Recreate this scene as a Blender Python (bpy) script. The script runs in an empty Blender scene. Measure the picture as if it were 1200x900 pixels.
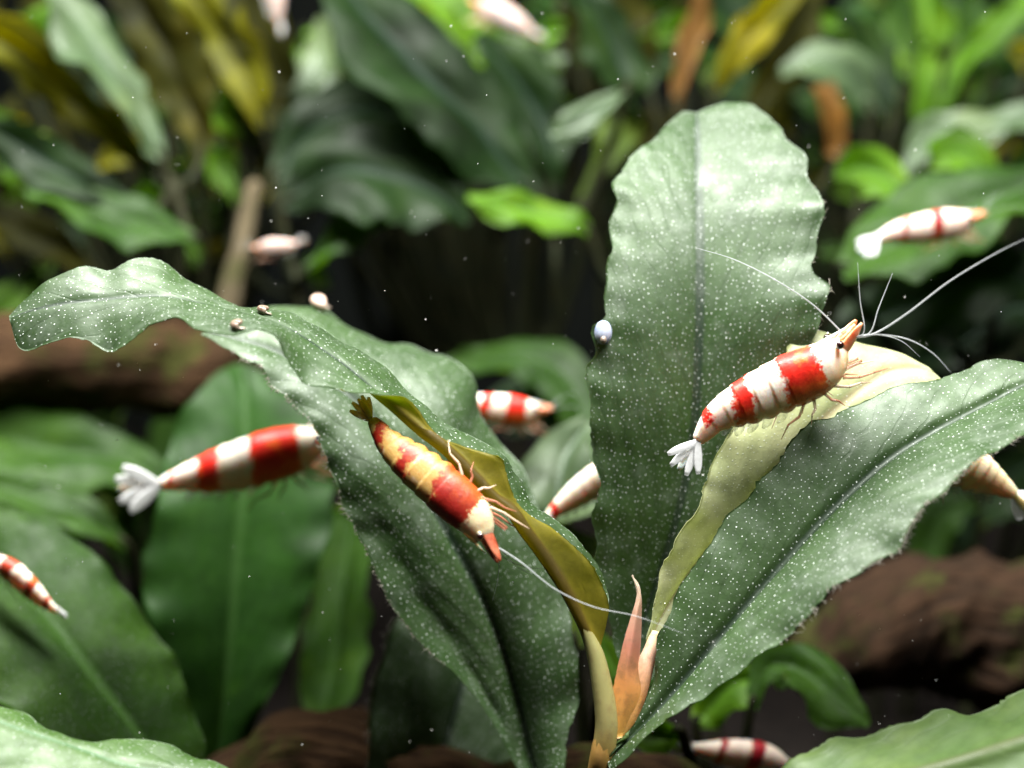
import bpy, bmesh, math, random
import numpy as np
from mathutils import Vector

random.seed(7)
rng = np.random.default_rng(7)
CM = 0.01                                   # the script thinks in centimetres, the scene is in metres
sc = bpy.context.scene
col = sc.collection

# ------------------------------------------------------------------ camera
DIST = 16.0                                  # cm from lens to the plane in focus
PITCH = math.radians(11)
CENTRE = np.array([0.0, 0.0, 7.8])           # point in focus, cm above the substrate
RIGHT = np.array([1.0, 0.0, 0.0])
FWD = np.array([0.0, math.cos(PITCH), -math.sin(PITCH)])
UP = np.array([0.0, math.sin(PITCH), math.cos(PITCH)])
cam_d = bpy.data.cameras.new('camera')
cam = bpy.data.objects.new('camera', cam_d)
col.objects.link(cam)
cam.location = Vector((CENTRE - DIST * FWD) * CM)
cam.rotation_euler = (math.pi / 2 - PITCH, 0, 0)
cam_d.sensor_width = 36
cam_d.lens = 36 * DIST / 10.0
cam_d.clip_start = 0.005
cam_d.clip_end = 10
cam_d.dof.use_dof = True
cam_d.dof.focus_distance = (DIST + 0.25) * CM
cam_d.dof.aperture_fstop = 10.5
cam_d.dof.aperture_blades = 0
sc.camera = cam

# ------------------------------------------------------------------ light
world = bpy.data.worlds.new('World')
sc.world = world
world.use_nodes = True
bg = world.node_tree.nodes['Background']
bg.inputs['Color'].default_value = (0.62, 0.72, 0.66, 1)
bg.inputs['Strength'].default_value = 0.020

def area(name, loc, target, sx, sy, power, color):
    l = bpy.data.lights.new(name, 'AREA')
    l.shape = 'RECTANGLE'
    l.size = sx * CM
    l.size_y = sy * CM
    l.energy = power
    l.color = color
    o = bpy.data.objects.new(name, l)
    col.objects.link(o)
    o.location = Vector(np.array(loc) * CM)
    o.rotation_euler = (Vector(target) - Vector(loc)).to_track_quat('-Z', 'Y').to_euler()
    return o

# the tank's LED strip, above the water and a little behind the plants
area('tank_lamp', (-0.5, 0.0, 27), (0, 0.9, 6), 28, 6, 4.15, (1.0, 0.985, 0.94))

sc.view_settings.view_transform = 'Standard'
sc.view_settings.look = 'None'
sc.view_settings.exposure = 0.0
sc.view_settings.gamma = 1.0
sc.render.engine = 'CYCLES'
sc.cycles.use_denoising = True
sc.cycles.max_bounces = 8
sc.cycles.transparent_max_bounces = 12
sc.cycles.sample_clamp_indirect = 6
sc.cycles.caustics_reflective = False
sc.cycles.caustics_refractive = False


def P(px, py, d):
    """photo pixel (1200 x 900) at d cm behind the plane in focus -> cm"""
    s = (DIST + d) / DIST
    return CENTRE + RIGHT * ((px - 600) / 120 * s) + UP * ((450 - py) / 120 * s) + FWD * d


# ------------------------------------------------------------------ object helpers
def tag(o, label=None, cat=None, group=None, kind=None):
    if label: o['label'] = label
    if cat: o['category'] = cat
    if group: o['group'] = group
    if kind: o['kind'] = kind
    return o

def empty(name, loc, label, cat, group=None):
    o = bpy.data.objects.new(name, None)
    o.empty_display_size = 0.005
    col.objects.link(o)
    o.location = Vector(np.array(loc) * CM)
    return tag(o, label, cat, group)

def origin_of(o):
    v = np.zeros(3)
    while o is not None:
        v += np.array(o.location) / CM
        o = o.parent
    return v

def mesh(name, verts, faces, mats, parent=None, smooth=True, mat_idx=None, uvs=None, param=None, loc=None):
    """verts in cm, world"""
    org = origin_of(parent) if parent is not None else np.zeros(3)
    own = np.zeros(3)
    if parent is None:
        own = np.array(loc) if loc is not None else np.array(verts).mean(axis=0)
    v = (np.asarray(verts, float) - org - own) * CM
    me = bpy.data.meshes.new(name)
    me.from_pydata(v.tolist(), [], [tuple(f) for f in faces])
    if not isinstance(mats, (list, tuple)): mats = [mats]
    for m in mats: me.materials.append(m)
    if mat_idx is not None:
        me.polygons.foreach_set('material_index', np.asarray(mat_idx, np.int32))
    if smooth:
        me.polygons.foreach_set('use_smooth', np.ones(len(me.polygons), bool))
    if uvs is not None:
        li = np.zeros(len(me.loops), np.int32)
        me.loops.foreach_get('vertex_index', li)
        l = me.uv_layers.new(name='UVMap')
        l.data.foreach_set('uv', np.asarray(uvs, np.float32)[li].ravel())
        if param is not None:
            l = me.uv_layers.new(name='Param')
            l.data.foreach_set('uv', np.asarray(param, np.float32)[li].ravel())
    me.update()
    o = bpy.data.objects.new(name, me)
    col.objects.link(o)
    if parent is not None: o.parent = parent
    else: o.location = Vector(own * CM)
    return o

def crom(pts, n):
    """Catmull-Rom through pts (k x m) sampled at n places"""
    p = np.asarray(pts, float)
    k = len(p)
    if k == 2:
        t = np.linspace(0, 1, n)[:, None]
        return p[0] * (1 - t) + p[1] * t
    e = np.vstack([2 * p[0] - p[1], p, 2 * p[-1] - p[-2]])
    x = np.linspace(0, k - 1, n)
    i = np.minimum(x.astype(int), k - 2)
    f = (x - i)[:, None]
    a, b, c, d = e[i], e[i + 1], e[i + 2], e[i + 3]
    return 0.5 * (2 * b + (c - a) * f + (2 * a - 5 * b + 4 * c - d) * f ** 2 + (3 * b - a - 3 * c + d) * f ** 3)

def norm(v):
    v = np.asarray(v, float)
    return v / (np.linalg.norm(v, axis=-1, keepdims=True) + 1e-12)

def frames(path, ref):
    T = norm(np.gradient(path, axis=0))
    D = np.zeros_like(path)
    r = np.asarray(ref, float)
    for i in range(len(path)):
        v = r - T[i] * (r @ T[i])
        if np.linalg.norm(v) < 1e-4: v = np.cross(T[i], [0.3, 0.5, 0.8])
        D[i] = v / np.linalg.norm(v)
        r = D[i]
    return T, D, np.cross(T, D)

def tube_geo(path, radii, seg=8, ref=(0, 0, 1)):
    path = np.asarray(path, float)
    n = len(path)
    radii = np.broadcast_to(np.asarray(radii, float), (n,))
    T, D, S = frames(path, ref)
    th = np.linspace(0, 2 * math.pi, seg, endpoint=False)
    v = path[:, None, :] + radii[:, None, None] * (np.cos(th)[None, :, None] * D[:, None, :] + np.sin(th)[None, :, None] * S[:, None, :])
    v = v.reshape(-1, 3)
    f = []
    for i in range(n - 1):
        for j in range(seg):
            k = (j + 1) % seg
            f.append((i * seg + j, i * seg + k, (i + 1) * seg + k, (i + 1) * seg + j))
    f.append(tuple(range(seg))[::-1])
    f.append(tuple((n - 1) * seg + j for j in range(seg)))
    return v, f

def tube(name, path, radii, mat, parent, seg=8, n=None):
    if n: 
        path = crom(path, n)
        r = np.asarray(radii, float)
        radii = np.interp(np.linspace(0, 1, n), np.linspace(0, 1, len(r)), r) if r.ndim else r
    v, f = tube_geo(path, radii, seg)
    L = np.linalg.norm(np.diff(path, axis=0), axis=1).sum()
    uv = np.zeros((len(v), 2)); uv[:, 0] = np.tile(np.arange(seg) / seg, len(path)); uv[:, 1] = np.repeat(np.linspace(0, L, len(path)), seg)
    return mesh(name, v, f, mat, parent, uvs=uv)

def joined(geos):
    V, F, o = [], [], 0
    for v, f in geos:
        V.append(v); F += [tuple(i + o for i in q) for q in f]; o += len(v)
    return np.vstack(V), F

# ------------------------------------------------------------------ materials
def new_mat(name):
    m = bpy.data.materials.new(name)
    m.use_nodes = True
    nt = m.node_tree
    nt.nodes.clear()
    return m, nt

class N:
    """tiny node helper"""
    def __init__(s, nt): s.nt = nt
    def node(s, t, **kw):
        n = s.nt.nodes.new(t)
        for k, v in kw.items(): setattr(n, k, v)
        return n
    def link(s, a, b): s.nt.links.new(a, b)
    def put(s, sock, v):
        if isinstance(v, bpy.types.NodeSocket): s.link(v, sock)
        elif v is not None: sock.default_value = v
    def math(s, op, a, b=None, c=None, clamp=False):
        n = s.node('ShaderNodeMath', operation=op, use_clamp=clamp)
        s.put(n.inputs[0], a); s.put(n.inputs[1], b); s.put(n.inputs[2], c)
        return n.outputs[0]
    def mix(s, f, a, b, blend='MIX'):
        n = s.node('ShaderNodeMix', data_type='RGBA', blend_type=blend)
        s.put(n.inputs[0], f); s.put(n.inputs[6], a); s.put(n.inputs[7], b)
        return n.outputs[2]
    def mapr(s, v, a, b, c=0.0, d=1.0, smooth=True):
        n = s.node('ShaderNodeMapRange', interpolation_type='SMOOTHSTEP' if smooth else 'LINEAR')
        s.put(n.inputs[0], v)
        for i, x in zip((1, 2, 3, 4), (a, b, c, d)): s.put(n.inputs[i], x)
        return n.outputs[0]
    def noise(s, vec, scale, detail=3, rough=0.55, dim='3D', out=0):
        n = s.node('ShaderNodeTexNoise', noise_dimensions=dim)
        s.put(n.inputs['Vector'], vec)
        n.inputs['Scale'].default_value = scale
        n.inputs['Detail'].default_value = detail
        n.inputs['Roughness'].default_value = rough
        return n.outputs[out]
    def bump(s, h, strength, dist, normal=None):
        n = s.node('ShaderNodeBump')
        n.inputs['Strength'].default_value = strength
        n.inputs['Distance'].default_value = dist
        s.put(n.inputs['Height'], h)
        if normal: s.put(n.inputs['Normal'], normal)
        return n.outputs[0]

def c4(c): return (c[0], c[1], c[2], 1.0)

def leaf_mat(name, c1, c2, rib, trans_col, trans=0.3, dots=1.0, dot_scale=18.5, rough=0.52, spec=0.60, veins=1.0, rib_w=0.05, film=0.0, patch=0.0):
    m, nt = new_mat(name)
    n = N(nt)
    uv = n.node('ShaderNodeUVMap', uv_map='UVMap').outputs[0]
    pr = n.node('ShaderNodeUVMap', uv_map='Param').outputs[0]
    sep = n.node('ShaderNodeSeparateXYZ'); n.link(pr, sep.inputs[0])
    t = n.math('ABSOLUTE', sep.outputs[0])
    obj = n.node('ShaderNodeTexCoord').outputs['Object']
    big = n.noise(obj, 70, 3, 0.6)
    fine = n.noise(obj, 900, 3, 0.6)
    colr = n.mix(n.mapr(big, 0.35, 0.68), c4(c1), c4(c2))
    colr = n.mix(n.math('MULTIPLY', n.mapr(fine, 0.35, 0.75), 0.35), colr, c4([x * 0.55 for x in c1]))
    # parallel veins that run out to the margin
    uvs = n.node('ShaderNodeSeparateXYZ'); n.link(uv, uvs.inputs[0])
    ax = n.math('ABSOLUTE', uvs.outputs[0])
    vv = n.math('SUBTRACT', n.math('MULTIPLY', ax, 1.0), n.math('MULTIPLY', uvs.outputs[1], 0.42))
    warp = n.math('MULTIPLY', n.noise(uv, 1.6, 2, 0.5), 0.35)
    vw = n.math('SINE', n.math('MULTIPLY', n.math('ADD', vv, warp), 26.0))
    vline = n.mapr(vw, 0.86, 1.0)
    colr = n.mix(n.math('MULTIPLY', vline, 0.16 * veins), colr, c4([x * 0.45 for x in c1]))
    if patch > 0:
        pn = n.noise(obj, 45, 4, 0.65)
        colr = n.mix(n.math('MULTIPLY', n.mapr(pn, 0.45, 0.62), patch), colr, c4([x * 0.22 for x in c1]))
        colr = n.mix(n.math('MULTIPLY', n.mapr(pn, 0.42, 0.30), patch * 0.7), colr, c4([c2[0] * 1.9, c2[1] * 1.6, c2[2] * 1.1]))
    # midrib
    ribm = n.mapr(t, rib_w, rib_w * 0.35)
    colr = n.mix(n.math('MULTIPLY', ribm, 0.75), colr, c4(rib))
    base_under = colr
    # pale glands on the upper skin
    h = None
    if dots > 0:
        mp = n.node('ShaderNodeMapping'); n.link(uv, mp.inputs[0])
        mp.inputs['Scale'].default_value = (1.0, 0.86, 1.0)
        wn = n.noise(uv, 5.0, 2, 0.5, out=1)
        vadd = n.node('ShaderNodeVectorMath', operation='MULTIPLY_ADD')
        n.link(wn, vadd.inputs[0]); vadd.inputs[1].default_value = (0.03, 0.03, 0); n.link(mp.outputs[0], vadd.inputs[2])
        vo = n.node('ShaderNodeTexVoronoi', voronoi_dimensions='2D', feature='F1')
        n.link(vadd.outputs[0], vo.inputs['Vector'])
        vo.inputs['Scale'].default_value = dot_scale
        vo.inputs['Randomness'].default_value = 0.82
        vs = n.node('ShaderNodeSeparateColor'); n.link(vo.outputs['Color'], vs.inputs[0])
        rad = n.mapr(vs.outputs[0], 0.0, 1.0, 0.06, 0.175, smooth=False)
        keep = n.mapr(n.math('ADD', vs.outputs[1], n.math('MULTIPLY', n.math('SUBTRACT', n.noise(uv, 1.3, 3, 0.6), 0.5), 0.7)), 0.02, 0.10)
        dot = n.math('MULTIPLY', n.mapr(vo.outputs['Distance'], rad, n.math('MULTIPLY', rad, 0.55)), keep)
        lvl = n.mapr(vs.outputs[2], 0.0, 1.0, 0.12, 1.0, smooth=False)
        dotc = n.math('MULTIPLY', n.math('MULTIPLY', dot, lvl), dots)
        colr = n.mix(dotc, colr, (0.70, 0.76, 0.70, 1))
        h = dot
    if film > 0:
        fm = n.mapr(n.noise(obj, 260, 4, 0.7), 0.5, 0.75)
        colr = n.mix(n.math('MULTIPLY', fm, film), colr, (0.30, 0.34, 0.30, 1))
    pb = n.node('ShaderNodeBsdfPrincipled')
    n.link(colr, pb.inputs['Base Color'])
    rr = n.mapr(n.noise(obj, 350, 3, 0.6), 0.3, 0.7, rough - 0.08, rough + 0.10)
    n.link(rr, pb.inputs['Roughness'])
    pb.inputs['Specular IOR Level'].default_value = spec
    pb.inputs['Specular Tint'].default_value = (0.92, 1.0, 0.91, 1)
    hh = n.math('ADD', n.math('MULTIPLY', n.noise(obj, 1500, 3, 0.6), 0.5), n.math('MULTIPLY', vline, -0.22 * veins))
    hh = n.math('ADD', hh, n.math('MULTIPLY', n.noise(obj, 330, 2, 0.5), 0.7))
    if h is not None: hh = n.math('ADD', hh, n.math('MULTIPLY', h, 1.3))
    nb = n.bump(hh, 0.55, 0.00012)
    n.link(nb, pb.inputs['Normal'])
    tr = n.node('ShaderNodeBsdfTranslucent')
    tc = n.mix(n.math('MULTIPLY', ribm, 0.6), c4(trans_col), c4([x * 0.3 for x in trans_col]))
    tc = n.mix(n.math('MULTIPLY', n.mapr(fine, 0.4, 0.7), 0.4), tc, c4([x * 0.55 for x in trans_col]))
    n.link(tc, tr.inputs['Color'])
    mx = n.node('ShaderNodeMixShader')
    mx.inputs[0].default_value = trans
    n.link(pb.outputs[0], mx.inputs[1]); n.link(tr.outputs[0], mx.inputs[2])
    out = n.node('ShaderNodeOutputMaterial')
    n.link(mx.outputs[0], out.inputs[0])
    return m

def plain_mat(name, c1, c2, scale=200, rough=0.5, spec=0.4, bump=0.3, bdist=0.0002, sss=0.0, alpha=1.0, stretch=None):
    m, nt = new_mat(name)
    n = N(nt)
    obj = n.node('ShaderNodeTexCoord').outputs['Object']
    if stretch:
        mp = n.node('ShaderNodeMapping'); n.link(obj, mp.inputs[0]); mp.inputs['Scale'].default_value = stretch
        obj = mp.outputs[0]
    f = n.noise(obj, scale, 5, 0.62)
    pb = n.node('ShaderNodeBsdfPrincipled')
    n.link(n.mix(n.mapr(f, 0.32, 0.68), c4(c1), c4(c2)), pb.inputs['Base Color'])
    pb.inputs['Roughness'].default_value = rough
    pb.inputs['Specular IOR Level'].default_value = spec
    if sss:
        pb.inputs['Subsurface Weight'].default_value = sss
        pb.inputs['Subsurface Radius'].default_value = (0.0010, 0.0006, 0.0004)
        pb.inputs['Subsurface Scale'].default_value = 1.0
    pb.inputs['Alpha'].default_value = alpha
    if bump: n.link(n.bump(f, bump, bdist), pb.inputs['Normal'])
    out = n.node('ShaderNodeOutputMaterial')
    n.link(pb.outputs[0], out.inputs[0])
    return m

def shrimp_mat(name, bands, white=(0.80, 0.75, 0.66), belly=(0.86, 0.58, 0.30), red=(0.70, 0.022, 0.012), red_low=(0.80, 0.20, 0.02), jag=0.045, slant=0.03, head=None):
    """bands: [(start, end, dorsal_only)] of red along the body, 0 = head, 1 = tail"""
    m, nt = new_mat(name)
    n = N(nt)
    uv = n.node('ShaderNodeUVMap', uv_map='UVMap').outputs[0]
    sp = n.node('ShaderNodeSeparateXYZ'); n.link(uv, sp.inputs[0])
    obj = n.node('ShaderNodeTexCoord').outputs['Object']
    w1 = n.math('MULTIPLY', n.math('SUBTRACT', n.noise(obj, 330, 5, 0.72), 0.5), jag * 3.2)
    w1 = n.math('ADD', w1, n.math('MULTIPLY', n.math('SUBTRACT', n.noise(obj, 2200, 3, 0.7), 0.5), 0.11))
    w2 = n.math('MULTIPLY', sp.outputs[1], slant)
    s = n.math('ADD', n.math('ADD', sp.outputs[0], w1), w2)
    mask = None
    for a, b, dorsal in bands:
        e = n.math('MULTIPLY', n.mapr(s, a - 0.014, a + 0.014), n.mapr(s, b + 0.014, b - 0.014))
        if dorsal is not None: e = n.math('MULTIPLY', e, n.mapr(n.math('ADD', sp.outputs[1], w1), dorsal - 0.1, dorsal + 0.1))
        mask = e if mask is None else n.math('MAXIMUM', mask, e)
    dors = n.mapr(n.math('ADD', sp.outputs[1], n.math('MULTIPLY', w1, 4)), -0.75, 0.35)
    wcol = n.mix(dors, c4(belly), c4(white))
    grain = n.noise(obj, 2600, 4, 0.7)
    wcol = n.mix(n.math('MULTIPLY', n.mapr(grain, 0.5, 0.75), 0.22), wcol, (0.62, 0.45, 0.30, 1))
    blot = n.noise(obj, 420, 3, 0.6)
    wcol = n.mix(n.math('MULTIPLY', n.mapr(blot, 0.55, 0.7), 0.35), wcol, (0.62, 0.64, 0.68, 1))
    wcol = n.mix(n.math('MULTIPLY', n.mapr(blot, 0.45, 0.32), 0.4), wcol, c4(belly))
    if head: wcol = n.mix(n.mapr(s, 0.19, 0.15), wcol, c4(head))  # paler head: direct light put into the colour
    rcol = n.mix(dors, c4(red_low), c4(red))
    rcol = n.mix(n.math('MULTIPLY', n.mapr(grain, 0.45, 0.75), 0.45), rcol, c4([x * 0.45 for x in red]))
    rcol = n.mix(n.math('MULTIPLY', n.mapr(blot, 0.52, 0.68), 0.5), rcol, c4(red_low))
    colr = n.mix(mask, wcol, rcol) if mask is not None else wcol
    # fine dark seams where the plates overlap
    pb = n.node('ShaderNodeBsdfPrincipled')
    n.link(colr, pb.inputs['Base Color'])
    pb.inputs['Roughness'].default_value = 0.42
    pb.inputs['Specular IOR Level'].default_value = 0.35
    n.link(n.mapr(n.math('ADD', sp.outputs[1], n.math('MULTIPLY', blot, 0.3)), -0.85, -0.35, 0.68, 1.0), pb.inputs['Alpha'])
    pb.inputs['Subsurface Weight'].default_value = 0.75
    pb.inputs['Subsurface Radius'].default_value = (0.0014, 0.0007, 0.0004)
    pb.inputs['Subsurface Scale'].default_value = 1.0
    n.link(n.bump(n.math('ADD', grain, blot), 0.5, 0.00010), pb.inputs['Normal'])
    out = n.node('ShaderNodeOutputMaterial')
    n.link(pb.outputs[0], out.inputs[0])
    return m

def clear_mat(name, c, alpha=0.6, rough=0.25, trans=0.4):
    m, nt = new_mat(name)
    n = N(nt)
    obj = n.node('ShaderNodeTexCoord').outputs['Object']
    f = n.noise(obj, 1400, 3, 0.6)
    pb = n.node('ShaderNodeBsdfPrincipled')
    n.link(n.mix(f, c4(c), c4([min(1, x * 0.75) for x in c])), pb.inputs['Base Color'])
    pb.inputs['Roughness'].default_value = rough
    n.link(n.mapr(f, 0.3, 0.7, alpha - 0.15, alpha + 0.1), pb.inputs['Alpha'])
    tr = n.node('ShaderNodeBsdfTranslucent'); tr.inputs[0].default_value = c4(c)
    mx = n.node('ShaderNodeMixShader'); mx.inputs[0].default_value = trans * alpha * 0.5
    n.link(pb.outputs[0], mx.inputs[1]); n.link(tr.outputs[0], mx.inputs[2])
    out = n.node('ShaderNodeOutputMaterial')
    n.link(mx.outputs[0], out.inputs[0])
    return m

def wood_mat(name, c1, c2):
    m, nt = new_mat(name)
    n = N(nt)
    uv = n.node('ShaderNodeUVMap', uv_map='UVMap').outputs[0]
    obj = n.node('ShaderNodeTexCoord').outputs['Object']
    mp = n.node('ShaderNodeMapping'); n.link(uv, mp.inputs[0]); mp.inputs['Scale'].default_value = (9, 0.7, 1)
    g = n.noise(mp.outputs[0], 2.2, 5, 0.65)
    b = n.noise(obj, 60, 4, 0.6)
    colr = n.mix(n.mapr(g, 0.35, 0.65), c4(c1), c4(c2))
    colr = n.mix(n.math('MULTIPLY', n.mapr(b, 0.4, 0.7), 0.6), colr, c4([x * 0.35 for x in c1]))
    moss = n.mapr(n.noise(obj, 110, 5, 0.7), 0.50, 0.64)
    colr = n.mix(n.math('MULTIPLY', moss, 0.55), colr, (0.030, 0.042, 0.006, 1))
    pb = n.node('ShaderNodeBsdfPrincipled')
    n.link(colr, pb.inputs['Base Color'])
    pb.inputs['Roughness'].default_value = 0.9
    pb.inputs['Specular IOR Level'].default_value = 0.1
    n.link(n.bump(n.math('ADD', g, n.math('MULTIPLY', b, 0.6)), 0.8, 0.0012), pb.inputs['Normal'])
    out = n.node('ShaderNodeOutputMaterial')
    n.link(pb.outputs[0], out.inputs[0])
    return m

M = {}
M['leaf'] = leaf_mat('leaf_dark_green', (0.016, 0.040, 0.008), (0.032, 0.066, 0.018), (0.005, 0.014, 0.009), (0.30, 0.48, 0.07), trans=0.22, film=0.16, rib_w=0.06)
M['leaf_fresh'] = leaf_mat('leaf_fresh_green', (0.0270, 0.0720, 0.0084), (0.0480, 0.1020, 0.0156), (0.05, 0.13, 0.05), (0.30, 0.55, 0.06), trans=0.26, film=0.1)
M['leaf_olive'] = leaf_mat('leaf_olive_green', (0.0450, 0.0675, 0.0105), (0.0713, 0.0938, 0.0165), (0.07, 0.11, 0.06), (0.35, 0.48, 0.06), trans=0.24, film=0.1)
M['leaf_pale'] = leaf_mat('leaf_young_pale', (0.34, 0.38, 0.19), (0.46, 0.46, 0.27), (0.36, 0.30, 0.17), (0.72, 0.78, 0.36), trans=0.40, veins=0.4, rib_w=0.08)
M['under_olive'] = leaf_mat('leaf_underside_olive', (0.15, 0.13, 0.012), (0.21, 0.17, 0.015), (0.055, 0.028, 0.012), (0.85, 0.74, 0.05), trans=0.55, dots=0, spec=0.3, rib_w=0.30)
M['under_green'] = leaf_mat('leaf_underside_green', (0.05, 0.09, 0.025), (0.08, 0.12, 0.03), (0.06, 0.07, 0.03), (0.30, 0.42, 0.06), trans=0.25, dots=0, spec=0.3)
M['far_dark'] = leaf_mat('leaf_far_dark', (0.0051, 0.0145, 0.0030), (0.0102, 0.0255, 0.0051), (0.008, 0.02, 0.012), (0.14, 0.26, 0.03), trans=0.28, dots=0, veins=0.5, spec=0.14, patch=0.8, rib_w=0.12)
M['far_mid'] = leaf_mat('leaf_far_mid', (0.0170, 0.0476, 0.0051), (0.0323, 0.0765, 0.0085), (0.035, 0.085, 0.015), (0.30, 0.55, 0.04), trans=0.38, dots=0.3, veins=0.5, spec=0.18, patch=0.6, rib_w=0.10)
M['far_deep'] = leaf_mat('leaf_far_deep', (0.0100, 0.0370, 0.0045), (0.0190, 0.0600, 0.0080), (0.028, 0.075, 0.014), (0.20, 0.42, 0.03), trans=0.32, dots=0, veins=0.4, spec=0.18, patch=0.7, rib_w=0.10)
M['far_bright'] = leaf_mat('leaf_far_bright', (0.0527, 0.1240, 0.0050), (0.0930, 0.1860, 0.0087), (0.10, 0.24, 0.03), (0.42, 0.72, 0.03), trans=0.45, dots=0, veins=0.3, spec=0.2, patch=0.7, rib_w=0.10)
M['far_yellow'] = leaf_mat('leaf_far_yellow', (0.100, 0.105, 0.005), (0.150, 0.145, 0.008), (0.05, 0.045, 0.006), (0.70, 0.66, 0.02), trans=0.55, dots=0, veins=0.5, spec=0.15, patch=0.7, rib_w=0.12)
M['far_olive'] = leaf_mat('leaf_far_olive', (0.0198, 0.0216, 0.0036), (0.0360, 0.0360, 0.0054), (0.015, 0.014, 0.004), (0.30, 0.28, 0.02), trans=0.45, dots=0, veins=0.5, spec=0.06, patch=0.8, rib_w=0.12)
M['far_orange'] = leaf_mat('leaf_far_orange', (0.0900, 0.0450, 0.0096), (0.1260, 0.0690, 0.0168), (0.10, 0.045, 0.012), (0.55, 0.27, 0.04), trans=0.4, dots=0, veins=0.5, spec=0.15, patch=0.7, rib_w=0.12)
M['far_pale'] = leaf_mat('leaf_far_pale', (0.0510, 0.0850, 0.0382), (0.0850, 0.1275, 0.0595), (0.05, 0.09, 0.05), (0.34, 0.48, 0.12), trans=0.3, dots=0, veins=0.4, rough=0.45, spec=0.42, patch=0.4, rib_w=0.08)
M['far_under'] = leaf_mat('leaf_far_underside', (0.05, 0.085, 0.010), (0.08, 0.12, 0.014), (0.05, 0.06, 0.02), (0.45, 0.62, 0.04), trans=0.45, dots=0, spec=0.15, patch=0.5)
M['petiole'] = plain_mat('petiole_olive', (0.16, 0.16, 0.055), (0.26, 0.22, 0.08), 500, 0.45, 0.4, sss=0.2)
M['petiole_dark'] = plain_mat('petiole_dark', (0.006, 0.009, 0.003), (0.014, 0.014, 0.005), 400, 0.7, 0.1)
M['stem'] = plain_mat('stem_golden', (0.36, 0.22, 0.05), (0.46, 0.26, 0.08), 420, 0.45, 0.4, sss=0.25)
M['sheath'] = leaf_mat('sheath_orange', (0.50, 0.24, 0.07), (0.62, 0.33, 0.12), (0.45, 0.2, 0.08), (0.9, 0.5, 0.15), trans=0.35, dots=0.25, spec=0.3)
def gradient_mat(name, stops, span, along='UVMap', rough=0.45, trans=0.0):
    m, nt = new_mat(name)
    n = N(nt)
    sp = n.node('ShaderNodeSeparateXYZ'); n.link(n.node('ShaderNodeUVMap', uv_map=along).outputs[0], sp.inputs[0])
    obj = n.node('ShaderNodeTexCoord').outputs['Object']
    f = n.noise(obj, 700, 4, 0.65)
    y = n.math('ADD', n.mapr(sp.outputs[1], span[0], span[1], smooth=False), n.math('MULTIPLY', n.math('SUBTRACT', n.noise(obj, 260, 3, 0.6), 0.5), 0.25))
    rp = n.node('ShaderNodeValToRGB'); n.link(y, rp.inputs[0])
    el = rp.color_ramp.elements
    el[0].position, el[0].color = stops[0][0], c4(stops[0][1])
    el[1].position, el[1].color = stops[-1][0], c4(stops[-1][1])
    for p, c in stops[1:-1]:
        e = el.new(p); e.color = c4(c)
    colr = n.mix(n.math('MULTIPLY', n.mapr(f, 0.45, 0.7), 0.45), rp.outputs[0], (0.16, 0.10, 0.045, 1))
    pb = n.node('ShaderNodeBsdfPrincipled')
    n.link(colr, pb.inputs['Base Color'])
    pb.inputs['Roughness'].default_value = rough
    pb.inputs['Subsurface Weight'].default_value = 0.25
    pb.inputs['Subsurface Radius'].default_value = (0.0008, 0.0005, 0.0003)
    pb.inputs['Subsurface Scale'].default_value = 1.0
    n.link(n.bump(f, 0.3, 0.0001), pb.inputs['Normal'])
    out = n.node('ShaderNodeOutputMaterial')
    if trans:
        tr = n.node('ShaderNodeBsdfTranslucent'); n.link(colr, tr.inputs[0])
        mx = n.node('ShaderNodeMixShader'); mx.inputs[0].default_value = trans
        n.link(pb.outputs[0], mx.inputs[1]); n.link(tr.outputs[0], mx.inputs[2]); n.link(mx.outputs[0], out.inputs[0])
    else: n.link(pb.outputs[0], out.inputs[0])
    return m
M['sheath'] = gradient_mat('sheath_orange', [(0, (0.55, 0.30, 0.06)), (0.35, (0.60, 0.27, 0.08)), (0.62, (0.46, 0.19, 0.13)), (0.85, (0.42, 0.26, 0.18)), (1, (0.50, 0.40, 0.30))], (0, 1.5), trans=0.3)
M['young_stalk'] = gradient_mat('young_stalk_pink', [(0, (0.55, 0.30, 0.06)), (0.4, (0.60, 0.28, 0.10)), (0.75, (0.62, 0.38, 0.28)), (1, (0.60, 0.50, 0.28))], (0, 1.1), trans=0.2)
M['main_stalk'] = gradient_mat('main_stalk_olive', [(0, (0.46, 0.27, 0.08)), (0.3, (0.40, 0.28, 0.08)), (0.55, (0.27, 0.24, 0.09)), (1, (0.20, 0.19, 0.07))], (0, 1.2))
M['wood'] = wood_mat('driftwood_brown', (0.0198, 0.0099, 0.0043), (0.0558, 0.0298, 0.0136))
M['wood_red'] = wood_mat('driftwood_red', (0.0120, 0.0066, 0.0034), (0.0290, 0.0150, 0.0076))
M['twig'] = wood_mat('twig_beige', (0.0675, 0.0525, 0.0300), (0.1050, 0.0863, 0.0525))
M['soil'] = plain_mat('dark_substrate', (0.006, 0.005, 0.005), (0.016, 0.013, 0.011), 300, 0.95, 0.05, 1.0, 0.002)
M['back'] = plain_mat('black_back_panel', (0.003, 0.004, 0.004), (0.006, 0.007, 0.006), 30, 0.8, 0.03, 0)
M['fuzz'] = plain_mat('algae_fuzz', (0.10, 0.10, 0.07), (0.30, 0.28, 0.24), 900, 0.8, 0.2, 0)
M['eye'] = plain_mat('eye_black', (0.006, 0.003, 0.003), (0.03, 0.008, 0.006), 1500, 0.08, 0.8, 0)
M['eye_ring'] = plain_mat('eye_socket_cream', (0.75, 0.62, 0.42), (0.80, 0.70, 0.55), 1500, 0.4, 0.5, 0)
M['feeler'] = clear_mat('feeler_glassy', (0.62, 0.65, 0.66), 0.5)
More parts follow.
